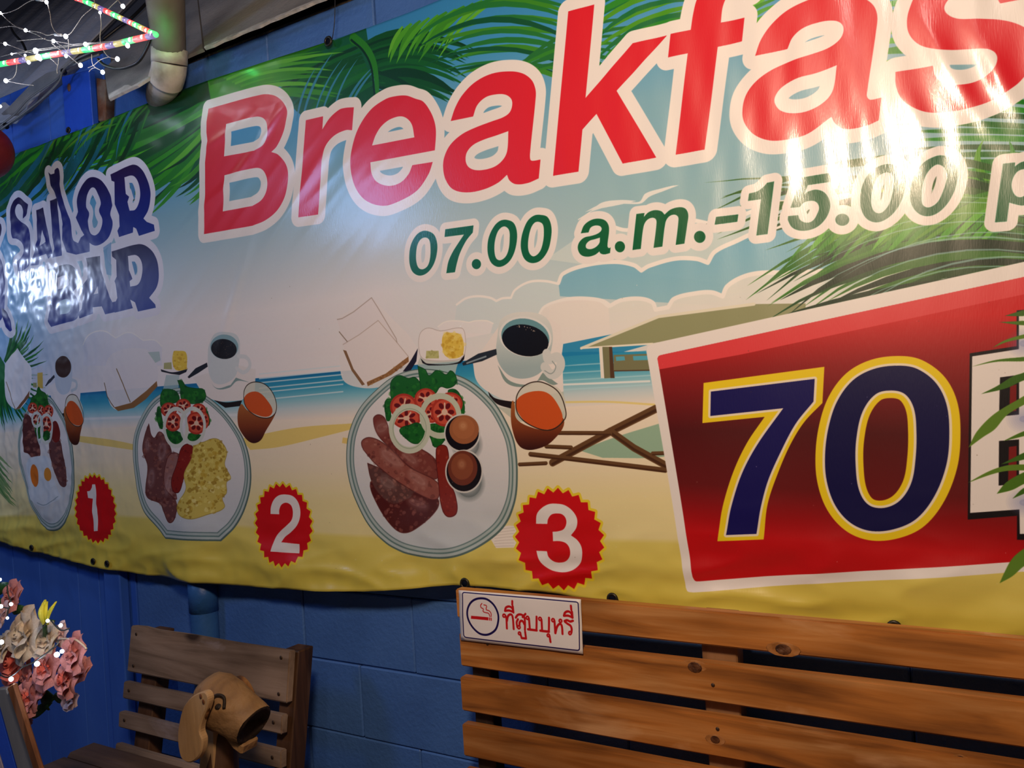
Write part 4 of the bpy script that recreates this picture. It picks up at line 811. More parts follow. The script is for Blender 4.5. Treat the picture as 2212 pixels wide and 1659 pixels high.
bp1 = nd(bmat, 'ShaderNodeBump', Strength=.22, Distance=.0006); ln(bmat, n1, 'Fac', bp1, 'Height'); ln(bmat, bp1, 'Normal', bb_, 'Normal')
n2 = nd(bmat, 'ShaderNodeTexNoise', Scale=4, Detail=4); ln(bmat, tc, 'Object', n2, 'Vector')
rr_ = nd(bmat, 'ShaderNodeMapRange'); rr_.inputs[3].default_value = .30; rr_.inputs[4].default_value = .44; bb_.inputs['Coat Weight'].default_value = .55; bb_.inputs['Coat Roughness'].default_value = .15; ln(bmat, bp1, 'Normal', bb_, 'Coat Normal'); ln(bmat, n2, 'Fac', rr_, 'Value'); ln(bmat, rr_, 'Result', bb_, 'Roughness')
banner = empty('banner', (-1.7, -BO, .9))
sh = mobj('vinyl_sheet', vs, fs, bmat, banner, True)
ul = sh.data.uv_layers.new(name='UVMap'); uva = np.array(uv, np.float32)
li = np.empty(len(sh.data.loops), np.int32); sh.data.loops.foreach_get('vertex_index', li); ul.data.foreach_set('uv', uva[li].ravel())
md = sh.modifiers.new('t', 'SOLIDIFY'); md.thickness = .0012; md.offset = -1
for i, (px, py) in enumerate([(75, 1182), (208, 1211), (238, 1216), (449, 1243), (808, 1258), (1010, 1258), (1328, 1291), (1934, 1352), (155, 283), (353, 214), (716, 92)]):
    p = P(px, py, BO+.006); bm = bmesh.new(); r_, q_ = (.0105, .0035) if px > 300 else (.0085, .003)
    for a in range(18):
        for b in range(6):
            A, Bq = 2*math.pi*a/18, 2*math.pi*b/6; rr = r_+q_*math.cos(Bq)
            bm.verts.new(p+Vector((rr*math.cos(A), -q_*math.sin(Bq)-.012, rr*math.sin(A))))
    bm.verts.ensure_lookup_table()
    for a in range(18):
        for b in range(6): bm.faces.new([bm.verts[k] for k in (a*6+b, ((a+1) % 18)*6+b, ((a+1) % 18)*6+(b+1) % 6, a*6+(b+1) % 6)])
    e = bobj('eyelet', bm, M['eyelet'], banner, True)
    tube('eyelet_hole', [p+Vector((0, -.008, 0)), p+Vector((0, -.0135, 0))], r_*.95, M['hole'], e, 14, smooth_path=False)  # near-black disc stands in for the darkness inside the eyelet
adopt(banner); tag(banner, 'large glossy printed breakfast menu banner with beach scene, hung across the blue wall', 'banner')
tw = tube('tie_wire', [P(724, -20, .09), P(723, 40, .085), P(720, 70, .08), P(716, 92, .085)], .0011, M['cable_black'], None, 6)
tag(tw, 'thin dark tie wire hanging down to the top hem of the banner', 'wire')

# ------------------------------------------------------------------ slatted bench back with sign
bench = empty('wooden_bench', (-.3, -.16, 0))
def zp(px, py, off=.16): return P(px, py, off).z
rows = [(980, 1272, 981, 1334), (984, 1366, 987, 1437), (988, 1462, 989, 1534), (992, 1562, 995, 1632)]
lens = [-1.192, -1.190, -1.196, -1.199, -1.203, -1.2]
zr = [(zp(b, c), zp(d, e)) for b, c, d, e in rows]; dzr = zr[2][0]-zr[3][0]; zr.append((zr[3][0]-dzr, zr[3][1]-dzr)); zr.append((zr[4][0]-dzr, zr[4][1]-dzr))
for (zt, zb), xl in zip(zr, lens):
    bm = bmesh.new(); N = 14
    for k in range(N+1):                                                       # a slightly bowed, hand-planed board
        x = xl+(.56-xl)*k/N; w_ = .0015*noise.noise(Vector((x*2, zt*9, 0))); w2 = .0015*noise.noise(Vector((x*2, zb*9, 4)))
        for y, z in ((-.16, zb+w2), (-.16, zt+w_), (-.134, zt+w_), (-.134, zb+w2)): bm.verts.new((x, y+.002*noise.noise(Vector((x*1.5, zt*5, 9))), z))
    bm.verts.ensure_lookup_table()
    for k in range(N):
        for c in range(4): bm.faces.new([bm.verts[q] for q in (k*4+c, k*4+(c+1) % 4, (k+1)*4+(c+1) % 4, (k+1)*4+c)])
    bm.faces.new([bm.verts[q] for q in range(4)]); bm.faces.new([bm.verts[q] for q in range(N*4, N*4+4)])
    bmesh.ops.recalc_face_normals(bm, faces=bm.faces)
    bmesh.ops.bevel(bm, geom=[e for e in bm.edges if len(e.link_faces) == 2 and e.calc_face_angle(0) > .8], offset=.003, segments=2, affect='EDGES')
    bobj('back_slat', bm, M['pine'], bench)
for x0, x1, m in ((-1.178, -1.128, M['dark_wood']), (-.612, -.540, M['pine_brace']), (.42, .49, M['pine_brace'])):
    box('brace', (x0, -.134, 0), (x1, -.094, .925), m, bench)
for i in range(4): box('seat_slat', (-1.19, -.30-.10*i-.0, .40), (.56, -.215-.10*i, .425), M['pine'], bench)
box('seat_slat', (-1.19, -.205, .40), (.56, -.14, .425), M['pine'], bench)
for x0 in (-1.17, -.60, .43):
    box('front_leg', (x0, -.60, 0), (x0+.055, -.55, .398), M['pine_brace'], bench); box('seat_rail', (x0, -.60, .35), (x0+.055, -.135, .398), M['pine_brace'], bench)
for px, py in ((1053, 1391), (1540, 1480), (1550, 1575)): ball('screw_head', P(px, py, .1605), .004, M['screw'], bench, 8, 5, (1, .4, 1))
for px, py, r_, kx in ((1692, 1403, .016, 1.3), (1501, 1442, .017, 1.2), (1545, 1598, .012, 1.1), (1860, 1626, .007, 1), (2075, 1640, .009, 1)):
    ball('knot_halo', P(px, py, .1600), r_*1.15, M['knot_halo'], bench, 20, 6, (kx*1.35, .010, .75)); ball('knot', P(px, py, .1602), r_*.75, M['knot'], bench, 14, 6, (kx, .025, .85))
adopt(bench); tag(bench, 'long orange-brown wooden slatted bench standing below the banner', 'bench')
cor = [P(990, 1275, SO), P(1254, 1295, SO), P(1259, 1413, SO), P(995, 1383, SO)]
bm = bmesh.new(); NSX, NSZ = 24, 12; uvl = bm.loops.layers.uv.new('UVMap'); grid = []
for i in range(NSX+1):
    for j in range(NSZ+1):
        s, t = i/NSX, j/NSZ; p = cor[0].lerp(cor[1], s).lerp(cor[3].lerp(cor[2], s), t); q = p.copy()
        p.y += -.0012*noise.noise(Vector((s*4, t*3, 2)))-.003*max(0, s-.82)*(t > .55)+.0015
        v = bm.verts.new(p); grid.append((v, q))
for i in range(NSX):
    for j in range(NSZ):
        ids = [i*(NSZ+1)+j, i*(NSZ+1)+j+1, (i+1)*(NSZ+1)+j+1, (i+1)*(NSZ+1)+j]; f = bm.faces.new([grid[k][0] for k in ids])
        for l, k in zip(f.loops, ids): l[uvl].uv = ((grid[k][1].x-S.x0)/(S.x1-S.x0), (grid[k][1].z-S.z0)/(S.z1-S.z0))
smat, sb_ = print_mat('sign_vinyl', SIGN_IMG, .45, 0, .4)
sign = bobj('smoking_area_sign', bm, smat, None, True); md = sign.modifiers.new('t', 'SOLIDIFY'); md.thickness = .0012; md.offset = 0
tag(sign, 'white sticker sign with blue border, cigarette symbol and red Thai writing on the bench back', 'sign')

# ------------------------------------------------------------------ low chair
chair = empty('slatted_chair', (-2.03, -.35, 0))
def yz(px, py): p = PX(px, py, -2.37); return (p.y, p.z)
cs = [((283, 1353), (274, 1450)), ((266, 1472), (263, 1508)), ((257, 1537), (256, 1571))]
cr = [yz(*a)+yz(*b) for a, b in cs]; cr.append((-.283, .425, -.292, .385))
xl = [-2.37, -2.368, -2.372, -2.37]; xr = [-1.697, -1.70, -1.692, -1.69]
for k, (yt, zt, yb, zb) in enumerate(cr):
    n_ = Vector((0, zt-zb, -(yt-yb))).normalized()*.022; bm = bmesh.new(); N = 12; ring_ = []
    for i in range(N+1):
        x = xl[k]+(xr[k]-xl[k])*i/N; wob = .004*noise.noise(Vector((x*4, k, 0)))+(.006*math.exp(-((x+2.33)/.05)**2) if k == 0 else 0)
        for y, z, b in ((yb, zb, 0), (yt, zt+wob, 0), (yt, zt+wob, 1), (yb, zb, 1)): bm.verts.new(Vector((x, y, z))+n_*b)
    bm.verts.ensure_lookup_table()
    for i in range(N):
        for c in range(4): bm.faces.new([bm.verts[q] for q in (i*4+c, i*4+(c+1) % 4, (i+1)*4+(c+1) % 4, (i+1)*4+c)])
    bm.faces.new([bm.verts[q] for q in range(4)]); bm.faces.new([bm.verts[q] for q in range(N*4, N*4+4)])
    bmesh.ops.recalc_face_normals(bm, faces=bm.faces)
    bmesh.ops.bevel(bm, geom=[e for e in bm.edges if len(e.link_faces) == 2 and e.calc_face_angle(0) > .8], offset=.003, segments=2, affect='EDGES')
    sl = bobj('back_slat', bm, M['weathered'], chair)
    for x in (xl[k]+.03, xr[k]-.03):
        for f in ((.15, .85) if k == 0 else (.45,)):
            ball('screw', (x, yt+(yb-yt)*f-.0015, zt+(zb-zt)*f), .0052, M['screw'], sl, 8, 5, (1, .35, 1))
def slant(name, x0, x1, y0, z0, y1, z1, dep, m, bev=.003):
    bm = bmesh.new(); vs_ = [bm.verts.new(p) for x in (x0, x1) for p in ((x, y0, z0), (x, y1, z1), (x, y1+dep, z1), (x, y0+dep, z0))]
    for f in ((0, 1, 2, 3), (4, 5, 6, 7), (0, 1, 5, 4), (1, 2, 6, 5), (2, 3, 7, 6), (3, 0, 4, 7)): bm.faces.new([vs_[i] for i in f])
    bmesh.ops.recalc_face_normals(bm, faces=bm.faces); bmesh.ops.bevel(bm, geom=list(bm.edges), offset=bev, segments=1, affect='EDGES'); return bobj(name, bm, m, chair)
slant('back_post', -1.748, -1.690, -.188, .742, -.330, .0, .055, M['chair_post']); slant('back_post', -2.335, -2.265, -.186, .735, -.330, .0, .05, M['chair_post'])
ZS = P(300, 1634, .30).z
for i in range(5):
    y0 = -.285-.10*i; bm = bmesh.new(); bm_box(bm, (-2.47+.015*(i % 2), y0-.092, ZS-.034), (-1.66+.01*(i % 2), y0, ZS), .010); bobj('seat_slat', bm, M['seat_wood'], chair)
for x0 in (-2.36, -1.74):
    box('front_leg', (x0, -.77, 0), (x0+.05, -.72, ZS-.036), M['chair_post'], chair); box('seat_rail', (x0+.012, -.77, ZS-.085), (x0+.04, -.30, ZS-.036), M['chair_post'], chair)
adopt(chair); tag(chair, 'low weathered grey-brown slatted wooden chair against the blue wall behind the carved dog', 'chair')

# ------------------------------------------------------------------ carved wooden dog
dog = empty('wooden_dog_figure', (-1.66, -.52, P(300, 1634, .30).z))
A0, A1 = P(464, 1506, .49), P(548, 1566, .482)                                  # back of the head -> muzzle end
ax = (A1-A0).normalized(); sd = ax.cross(Vector((0, 0, 1))).normalized(); up_ = sd.cross(ax).normalized()
def hp_(s, a, r):
    return A0+ax*s+(sd*math.cos(a)+up_*math.sin(a))*r
bm = bmesh.new(); L = (A1-A0).length; prof = [(-.040, .012), (-.034, .034), (-.018, .052), (.005, .060), (.035, .060), (.07, .055), (.11, .051), (L-.012, .050), (L, .047)]
K = 24; prev = None
for s_, r_ in prof:
    rg_ = []
    for k in range(K):
        a = 2*math.pi*k/K; rr = r_*(1+.07*noise.noise(Vector((s_*18, math.cos(a)*1.5, math.sin(a)*1.5))))
        sl_ = s_+(.006*math.sin(a) if s_ > L-.02 else 0)                    # slanted cut of the muzzle
        rg_.append(bm.verts.new(hp_(sl_, a, rr)))
    if prev:
        for k in range(K): bm.faces.new((prev[k], prev[(k+1) % K], rg_[(k+1) % K], rg_[k]))
    else: bm.faces.new(rg_[::-1])
    prev = rg_
head = bobj('head', bm, M['carved'], dog, True)
bm = bmesh.new(); inner = []                                                    # charred cut face with the split mouth
for rad, dep in ((.047, .001), (.042, .004), (.030, -.006), (.012, -.012)):
    rg_ = []
    for k in range(K):
        a = 2*math.pi*k/K; d_ = dep-(.016*math.exp(-((math.sin(a)*rad+.010)/.006)**2) if rad < .045 else 0)
        rg_.append(bm.verts.new(hp_(L+.006*math.sin(a)*rad/.047+d_, a, rad)))
    if inner:
        p_ = inner[-1]
        for k in range(K): bm.faces.new((p_[k], p_[(k+1) % K], rg_[(k+1) % K], rg_[k]))
    inner.append(rg_)
bm.faces.new(inner[-1]); bobj('muzzle_face', bm, M['burnt'], dog, True)
# lower jaw wedge
J = [hp_(L-.075, math.radians(-88), .046), hp_(L+.004, math.radians(-88), .040), hp_(L+.006, math.radians(-88), .064), hp_(L-.02, math.radians(-88), .064)]
prism('lower_jaw', [p+sd*.022 for p in J], sd*-.05, M['carved'], dog, .004)
# carved eye
eye = [P(472+0, 1524, .60)]
ec = P(490, 1519, .575)
tube('eye_groove', [hp_(.034, math.radians(26), .064), hp_(.042, math.radians(46), .065), hp_(.060, math.radians(50), .064), hp_(.074, math.radians(34), .060)], .0035, M['burnt'], head, 6)
ball('eye', hp_(.056, math.radians(30), .050), .0115, M['burnt'], head, 10, 8, (1, 1, .8))
def ear(name, px, off, thick, m):
    pts = [P(x, y, off) for x, y in px]; pts = subsegs(pts, 4, True)
    e = prism(name, pts, (0, thick, 0), m, dog, .003)
    return e
e1 = ear('ear', [(418, 1502), (440, 1494), (450, 1508), (446, 1530), (436, 1555), (431, 1580), (437, 1600), (432, 1630), (412, 1648), (392, 1640), (384, 1610), (384, 1575), (392, 1535), (404, 1515)], .565, .018, M['carved_ear'])
bk = tube('ear_bark', [P(450, 1508, .557), P(447, 1535, .555), P(438, 1558, .552), P(434, 1582, .552), P(439, 1602, .552)], .007, M['bark'], dog, 8)
for px, py in ((433, 1504), (439, 1516)): ball('peg', P(px, py, .5665), .0042, M['rust'], e1, 8, 5, (1, .3, 1.3))
ear('ear', [(503, 1465), (515, 1464), (528, 1476), (538, 1494), (542, 1508), (532, 1505), (522, 1492), (510, 1482)], .43, .016, M['bark'])
NB = P(475, 1595, .52)
prism('neck', [P(437, 1556, .50), P(463, 1560, .50), P(463, 1700, .50), P(425, 1700, .50)], (0, .02, 0), M['carved_ear'], dog, .004)
tube('throat', [P(478, 1550, .46), P(480, 1590, .465), P(480, 1640, .465), P(480, 1700, .465)], lambda t: .030+.010*t, M['chair_post'], dog, 14)
bx0 = P(465, 1690, .53).x
tube('body', [(bx0-.01, -.50, .545), (bx0, -.49, .52), (bx0+.02, -.47, .50)], .045, M['carved'], dog, 18)
for dx, dy in ((-.04, -.03), (.04, -.03), (-.035, .05), (.045, .05)): tube('leg', [(bx0+dx, -.49+dy, .50), (bx0+dx, -.49+dy, ZS+.0005)], .016, M['carved'], dog, 10, smooth_path=False)
adopt(dog); tag(dog, 'carved wooden dog head figure with long pale flat ear, in front of the slatted chair', 'figure')

# ------------------------------------------------------------------ leaning frame with panel, lower left
fr = empty('easel', (-1.85, -.8, 0))
def beam(name, pa, pb, ya, yb, m, ext=1.0):
    a = [P(x, y, ya) for x, y in pa]; b = [P(x, y, ya) for x, y in pb]
    k = (a[0].z-0.0)/(a[0].z-b[0].z); b = [p+(q-p)*k for p, q in zip(a, b)]
    return prism(name, [a[0], a[1], b[1], b[0]], (0, yb, 0), m, fr, .003)
beam('stile', ((14, 1486), (28, 1476)), ((70, 1659), (86, 1659)), .80, .010, M['frame_wood'])
beam('metal_strip', ((-12, 1488), (13, 1487)), ((36, 1659), (69, 1659)), .79, .02, M['frame_grey'])
beam('inner_strip', ((-40, 1500), (-12, 1489)), ((8, 1659), (35, 1659)), .785, .012, M['blue_board'])
beam('panel', ((-260, 1500), (-40, 1500)), ((-220, 1659), (8, 1659)), .782, .010, M['panel'])
adopt(fr); tag(fr, 'leaning brown and grey easel-like frame with pale panel, cut by the lower left corner', 'easel')

# ------------------------------------------------------------------ artificial flowers
flo = empty('flower_arrangement', P(90, 1440, .72))
fr_rng = random.Random(3)
def petal_mesh(w_, h_, cup, m):
    vs_, fs_ = [], []; U, V_ = 6, 5
    for j in range(V_+1):
        t = j/V_
        for i in range(U+1):
            s = (i/U-.5)*2; wd = w_*math.sin(math.pi*(.18+.62*t))**.7
            x = s*wd*.5; y = cup*(1-s*s)*-.5*w_+ .10*w_*max(0, t-.7)*3.0; z = h_*t*(1-.10*s*s)+.0015*math.sin(i*2.1+j)
            vs_.append((x, y, z))
    for j in range(V_):
        for i in range(U): a = j*(U+1)+i; fs_.append((a, a+1, a+U+2, a+U+1))
    me = bpy.data.meshes.new('petal'); me.from_pydata(vs_, [], fs_); me.materials.append(m); me.polygons.foreach_set('use_smooth', [True]*len(fs_)); return me
PM = {}
def rose(px, py, rpx, mname, core, off=.72, face=(-.15, -1, .35)):
    c = P(px, py, off); dpt = float((np.array(c)-CAM)@RM[:, 2]); R = rpx*dpt/FPX
    zax = Vector(face).normalized()+Vector([fr_rng.uniform(-.25, .25) for _ in range(3)]); zax.normalize()
    q = zax.to_track_quat('Z', 'Y').to_matrix().to_4x4()
    bm = bmesh.new(); n = 26; prev = None                                      # spiral bud
    for i in range(n):
        a = i*.62; r = R*(.05+.32*i/n); z1 = R*(.50-.14*i/n)
        v = (bm.verts.new((r*math.cos(a), r*math.sin(a), -R*.25)), bm.verts.new((r*1.15*math.cos(a), r*1.15*math.sin(a), z1)))
        if prev: bm.faces.new((prev[0], v[0], v[1], prev[1]))
        prev = v
    core_o = bobj('rose', bm, M[core], flo, True); core_o.matrix_world = Matrix.Translation(c)@q
    for ringi, (n, rr, tilt, sc) in enumerate(((4, .20, 12, .55), (5, .30, 30, .72), (6, .36, 52, .88), (6, .40, 74, 1.0))):
        key = (mname, ringi)
        if key not in PM: PM[key] = petal_mesh(.95*(.8+.1*ringi), .75+.02*ringi, .42-.05*ringi, M[mname])
        for k in range(n):
            a = 2*math.pi*(k+.5*ringi)/n+fr_rng.uniform(-.15, .15)
            p = bpy.data.objects.new('petal', PM[key]); COL.objects.link(p); p.parent = core_o
            t = math.radians(tilt+fr_rng.uniform(-9, 9)); s_ = R*1.45*sc*fr_rng.uniform(.9, 1.08)
            p.matrix_basis = Matrix.Rotation(a, 4, 'Z')@Matrix.Translation((0, R*rr*.45, -R*.30))@Matrix.Rotation(-t, 4, 'X')@Matrix.Scale(s_, 4)
    return core_o
for a_ in ((25, 1287, 27, 'petal_pink', 'petal_pink'), (4, 1330, 26, 'petal_pale', 'petal_pale'), (54, 1372, 50, 'petal_cream', 'petal_cream'), (98, 1384, 32, 'petal_cream', 'petal_cream'),
           (4, 1398, 27, 'petal_cream', 'petal_cream'), (132, 1370, 21, 'petal_pale', 'petal_pale'), (160, 1412, 36, 'petal_pink', 'petal_pink'), (99, 1446, 36, 'petal_pink', 'petal_coral'),
           (30, 1430, 42, 'petal_coral', 'petal_coral'), (58, 1462, 28, 'petal_pink', 'petal_pink'), (142, 1468, 36, 'petal_pink', 'petal_coral'), (60, 1508, 35, 'petal_pink', 'petal_coral'),
           (172, 1448, 24, 'petal_pink', 'petal_pink'), (150, 1512, 20, 'petal_pale', 'petal_pale'), (58, 1542, 24, 'petal_pink', 'petal_pink'), (95, 1480, 28, 'petal_pink', 'petal_pink')):
    rose(*a_[:5], off=.72+fr_rng.uniform(-.02, .02)-(.03 if a_[2] < 26 else 0))
def leaf(px, py, tx_, ty_, w_, m='leaf', off=.70, name='leaf'):
    a, b = P(px, py, off), P(tx_, ty_, off); d = b-a; s = d.cross(Vector((0, -1, .2))).normalized(); vs_, fs_ = [], []
    for i in range(7):
        t = i/6; h = w_*math.sin(math.pi*min(1, .06+.92*t))**.8*.5; c = a+d*t+Vector((0, -.008*math.sin(math.pi*t), 0))
        vs_ += [c-s*h+Vector((0, .004, 0)), c, c+s*h+Vector((0, .004, 0))]
    for i in range(6):
        for k in range(2): q = i*3+k; fs_.append((q, q+1, q+4, q+3))
    o = mobj(name, vs_, fs_, M[m], flo, True); md = o.modifiers.new('t', 'SOLIDIFY'); md.thickness = .001; return o
for a_ in ((-12, 1280, 20, 1262, .03), (22, 1318, 56, 1314, .024), (12, 1306, 40, 1300, .028), (100, 1352, 116, 1342, .02), (84, 1500, 116, 1510, .035), (112, 1505, 160, 1506, .026), (100, 1512, 104, 1535, .02), (64, 1550, 110, 1518, .025), (20, 1300, -20, 1300, .02)):
    leaf(*a_, off=.69)
tb = []
for k, (pa_, pb_, w_) in enumerate((((97, 1350), (95, 1296), .030), ((100, 1350), (99, 1300), .024), ((99, 1350), (119, 1300), .014), ((92, 1350), (91, 1302), .022))):
    leaf(pa_[0], pa_[1], pb_[0], pb_[1], w_, 'yellow_bud', .735+.004*k, 'bud_petal')
tube('stem', [P(130, 1380, .73), P(160, 1381, .735), P(178, 1392, .735), P(187, 1402, .735)], .0022, M['petal_cream'], flo, 6)
tube('stem', [P(97, 1350, .73), P(95, 1400, .70), P(70, 1470, .69), P(45, 1540, .69)], .005, M['leaf'], flo, 8)
tube('stem', [P(45, 1400, .69), P(45, 1470, .69), P(40, 1540, .72), P(50, 1570, .775)], .006, M['leaf'], flo, 8)
adopt(flo); tag(flo, 'cluster of pink and cream artificial roses with small lights, above the leaning frame', 'flowers')
fs_ = empty('fairy_light_string', P(80, 1430, .80))
tube('wire', [P(x, y, .795) for x, y in ((-10, 1450), (12, 1463), (30, 1457), (48, 1442), (70, 1432), (90, 1419), (112, 1402), (124, 1391), (126, 1382))], .0016, M['wire_dark'], fs_, 6)
tube('wire', [P(x, y, .78) for x, y in ((15, 1262), (18, 1285), (24, 1302), (18, 1316), (15, 1332))], .0015, M['wire_dark'], fs_, 6)
tube('wire', [P(x, y, .78) for x, y in ((-8, 1306), (8, 1312), (20, 1314))], .0015, M['wire_dark'], fs_, 6)
tube('wire', [P(x, y, .78) for x, y in ((110, 1340), (124, 1356), (136, 1362), (150, 1357))], .0015, M['wire_dark'], fs_, 6)
tube('wire', [P(x, y, .79) for x, y in ((93, 1354), (103, 1342))], .0015, M['wire_dark'], fs_, 6, smooth_path=False)
for px, py, r_ in ((123, 1414, .0065), (134, 1407, .005), (80, 1434, .0065), (24, 1467, .006), (131, 1351, .0045), (103, 1341, .0042), (24, 1305, .0045), (16, 1335, .0035), (2, 1310, .005), (0, 1252, .004), (3, 1387, .006)):
    ball('bulb', P(px, py, .80), r_*.8, M['led'], fs_, 10, 8)
adopt(fs_); tag(fs_, 'dark wired string of white lights wound through the artificial roses', 'string lights')
for px, py in ((125, 1410), (80, 1434), (24, 1467)):
    lamp('rose_bulb_light', P(px, py, .83), .035, (.85, .85, 1.0), .01)

# red round ornament
ro = empty('round_red_ornament', P(-38, 328, .30))
ball('shell', P(-38, 328, .30), .092, M['red'], ro, 28, 18, (1, 1, .98))
tube('hanging_cord', [P(-38, 290, .30), P(-38, 230, .29), P(-40, 150, .28)], .002, M['cable_black'], ro, 6)
adopt(ro); tag(ro, 'dark red round ornament cut by the left edge beside the banner', 'ornament')

# ------------------------------------------------------------------ cables and lights, upper left
cb = empty('grey_cable_bundle', P(100, 210, .10))
for k, pts in enumerate((((214, 118), (180, 130), (140, 152), (124, 180), (100, 205), (60, 240), (20, 268), (-20, 292)), ((140, 152), (122, 172), (95, 190), (60, 215), (30, 248), (-20, 286)),
                         ((198, 112), (165, 128), (138, 150), (128, 175), (104, 202), (62, 236), (0, 280)))):
    tube('cable', [P(x, y, .10+.012*k) for x, y in pts], .0042 if k == 0 else .003, M['cable_grey'], cb, 8)
for px, py in ((138, 155), (13, 272)): tube('cable_tie', [P(px-2, py-3, .11), P(px+2, py+3, .11)], .0085, M['cable_black'], cb, 8, smooth_path=False)
adopt(cb); tag(cb, 'bundle of grey cables sloping down under the roof edge, left of the short blue board', 'cables')
bc = tube('black_cable', [P(x, y, .26) for x, y in ((327, 78), (318, 102), (300, 132), (275, 145), (250, 148), (226, 141), (212, 128))], .0045, M['cable_black'], None, 8)
tag(bc, 'black cable hanging in a loop between rope light corner and roof sheet', 'cable')
bc2 = tube('black_cable', [RP(x, y, .03) for x, y in ((321, 2), (285, 38), (255, 60), (222, 86))], .006, M['cable_black'], None, 8)
tag(bc2, 'black cable running diagonally up the roof sheet above the rope light', 'cable')
bc3 = tube('black_cable', [P(x, y, .16) for x, y in ((22, 55), (30, 72), (48, 92), (57, 112))], .004, M['cable_black'], None, 8)
tag(bc3, 'short black cable hanging near the left edge behind the white lights', 'cable')
def interp_poly(pts, x):
    for (x0, y0), (x1, y1) in zip(pts, pts[1:]):
        if min(x0, x1) <= x <= max(x0, x1): return y0+(y1-y0)*(x-x0)/(x1-x0)
    return pts[-1][1]
rl = empty('rope_light', P(200, 100, .30))
low = [(-60, 775), (0, 768), (640, 652), (1240, 560), (1500, 500), (1620, 470), (1730, 445), (1860, 420)]
lo_c = [(-60, 0, 'yellow'), (0, 100, 'green'), (100, 245, 'red'), (245, 330, 'purple'), (330, 470, 'yellow'), (470, 620, 'green'), (620, 760, 'red'), (760, 870, 'purple'), (870, 1000, 'yellow'), (1000, 1130, 'green'), (1130, 1280, 'red'), (1280, 1380, 'purple'), (1380, 1480, 'yellow'), (1480, 1610, 'green'), (1610, 1760, 'red'), (1760, 1850, 'purple')]
upl = [(880, -30), (1030, 20), (1300, 150), (1600, 290), (1850, 412)]
up_c = [(900, 1010, 'red'), (1010, 1120, 'green'), (1120, 1190, 'yellow'), (1190, 1255, 'purple'), (1255, 1340, 'red'), (1340, 1425, 'green'), (1425, 1480, 'yellow'), (1480, 1545, 'purple'), (1545, 1600, 'red'), (1600, 1670, 'green'), (1670, 1735, 'yellow'), (1735, 1790, 'red'), (1790, 1865, 'green')]
for pl, segs, rr in ((low, lo_c, .0082), (upl, up_c, .0070)):
    for x0, x1, c in segs:
        a = P(x0/5.53, interp_poly(pl, x0)/5.53, .30); b = P(x1/5.53, interp_poly(pl, x1)/5.53, .30)
        sg = tube('rope_section', [a, b], rr, M['rope_'+c], rl, 10, smooth_path=False)
        f = .72 if pl is low else .5; m = a.lerp(b, f)
        if pl is low and c == 'yellow' and x0 not in (870,): continue
        ball('led_chip', m+Vector((0, -rr*.55, 0)), rr*(.72 if c != 'purple' else .5), M['tip_'+c], sg, 8, 6)
ball('end_cap', P(1862/5.53, 415/5.53, .30), .0075, M['rope_green'], rl, 10, 8)
adopt(rl); tag(rl, 'multicoloured rope light folded at the drain pipe, red green yellow sections', 'rope light')
lamp('rope_green_light', P(347, 84, .232), .09, (.05, 1, .2), .008)
lamp('rope_light_glow', P(60, 140, .36), .10, (.6, 1, .7), .03)
V = lambda x, y, o=.33: P(x/5.53, y/5.53, o)
nl = empty('net_lights', V(700, 400))
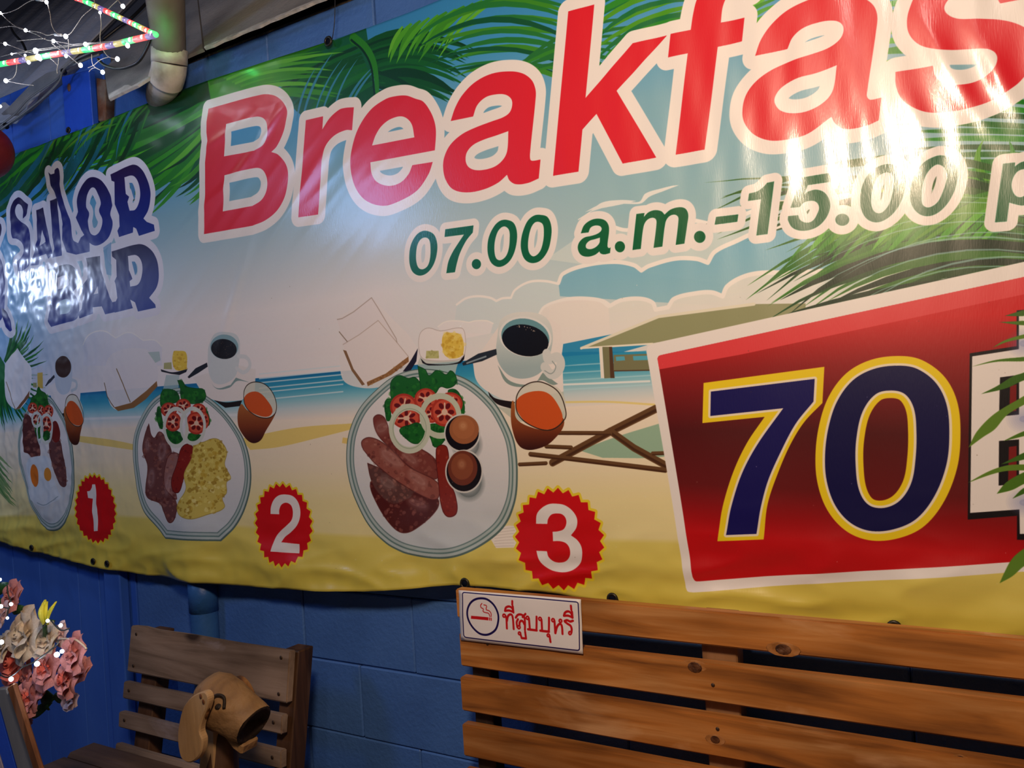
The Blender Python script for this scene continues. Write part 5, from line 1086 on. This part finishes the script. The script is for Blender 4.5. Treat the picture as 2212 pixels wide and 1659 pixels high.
for pts in (((-40, 170), (80, 155), (200, 110), (300, 45), (380, 5), (460, -10)), ((5, 155), (100, 250), (205, 325), (305, 365), (430, 410), (540, 470), (640, 490), (780, 515), (920, 545), (1010, 530)),
            ((-20, 335), (110, 315), (210, 325), (290, 350)), ((350, 370), (470, 385), (565, 420), (640, 408), (700, 410), (785, 435)), ((570, 50), (600, 180), (610, 270), (640, 350), (680, 400)),
            ((800, 425), (850, 390), (920, 290), (990, 190), (1090, 105), (1130, 60), (1120, -10)), ((1195, 150), (1208, 300), (1195, 430), (1205, 540), (1240, 610), (1300, 680), (1400, 705)),
            ((1400, 5), (1340, 60), (1290, 110)), ((1405, -5), (1440, 45), (1465, 80)), ((-20, 510), (65, 525), (180, 565), (310, 615), (420, 640)), ((200, 490), (400, 470), (540, 460)),
            ((0, 680), (250, 620), (600, 570), (900, 530), (1200, 505), (1480, 480)), ((100, 650), (500, 600), (900, 545), (1300, 510)), ((610, 510), (680, 570), (800, 650), (860, 700), (930, 760), (985, 800)),
            ((815, 470), (820, 560), (800, 640)), ((700, 690), (695, 760), (680, 830), (685, 880)), ((600, 700), (650, 740), (690, 790)), ((1095, 650), (1100, 740), (1130, 800), (1200, 840), (1230, 860)),
            ((1060, 860), (1100, 820), (1150, 810)), ((1300, 680), (1200, 715), (1120, 780), (1050, 810)), ((75, 965), (150, 935), (190, 870), (200, 770)), ((75, 965), (180, 990), (300, 1010), (400, 1022)),
            ((680, 510), (760, 570), (830, 640)), ((1060, 545), (1090, 570)), ((220, 640), (300, 690), (345, 745)), ((1490, 500), (1520, 530))):
    tube('wire', [V(x, y) for x, y in pts], .0011, M['wire'], nl, 5, 5)
for x, y, r_ in ((555, 25, .0062), (1195, 150, .0045), (1468, 75, .0065), (305, 362, .0058), (785, 435, .0072), (638, 490, .0058), (62, 523, .0058), (1022, 530, .0068), (425, 605, .0085), (455, 680, .0095), (480, 705, .006),
                 (788, 668, .0055), (343, 745, .006), (962, 780, .0068), (1403, 705, .0068), (1226, 863, .0064), (1525, 545, .0068), (70, 965, .0072), (140, 645, .0035), (3, 155, .005), (3, 1270, .005), (300, 660, .004)):
    ball('bulb', V(x, y, .335), r_*.8, M['led'], nl, 12, 10, (1.0, 1.0, 1.15))
for x, y in ((480, -5), (700, 412)):
    tube('resistor', [V(x-45, y), V(x+35, y+8)], .004, M['torn'], nl, 8, smooth_path=False)
adopt(nl); tag(nl, 'tangle of thin wires with bright white bulbs hanging under the roof edge', 'string lights')
for x, y in ((450, 660), (1000, 760), (1430, 640), (100, 960), (785, 435)):
    lamp('net_bulb_light', V(x, y, .36), .11, (.72, .80, 1.0), .012)
# bare lights outside the frame, without fixtures; warm2 and cool2 are added fill
for l in (warm, warm2, cool, cool2): l.data.use_shadow = True
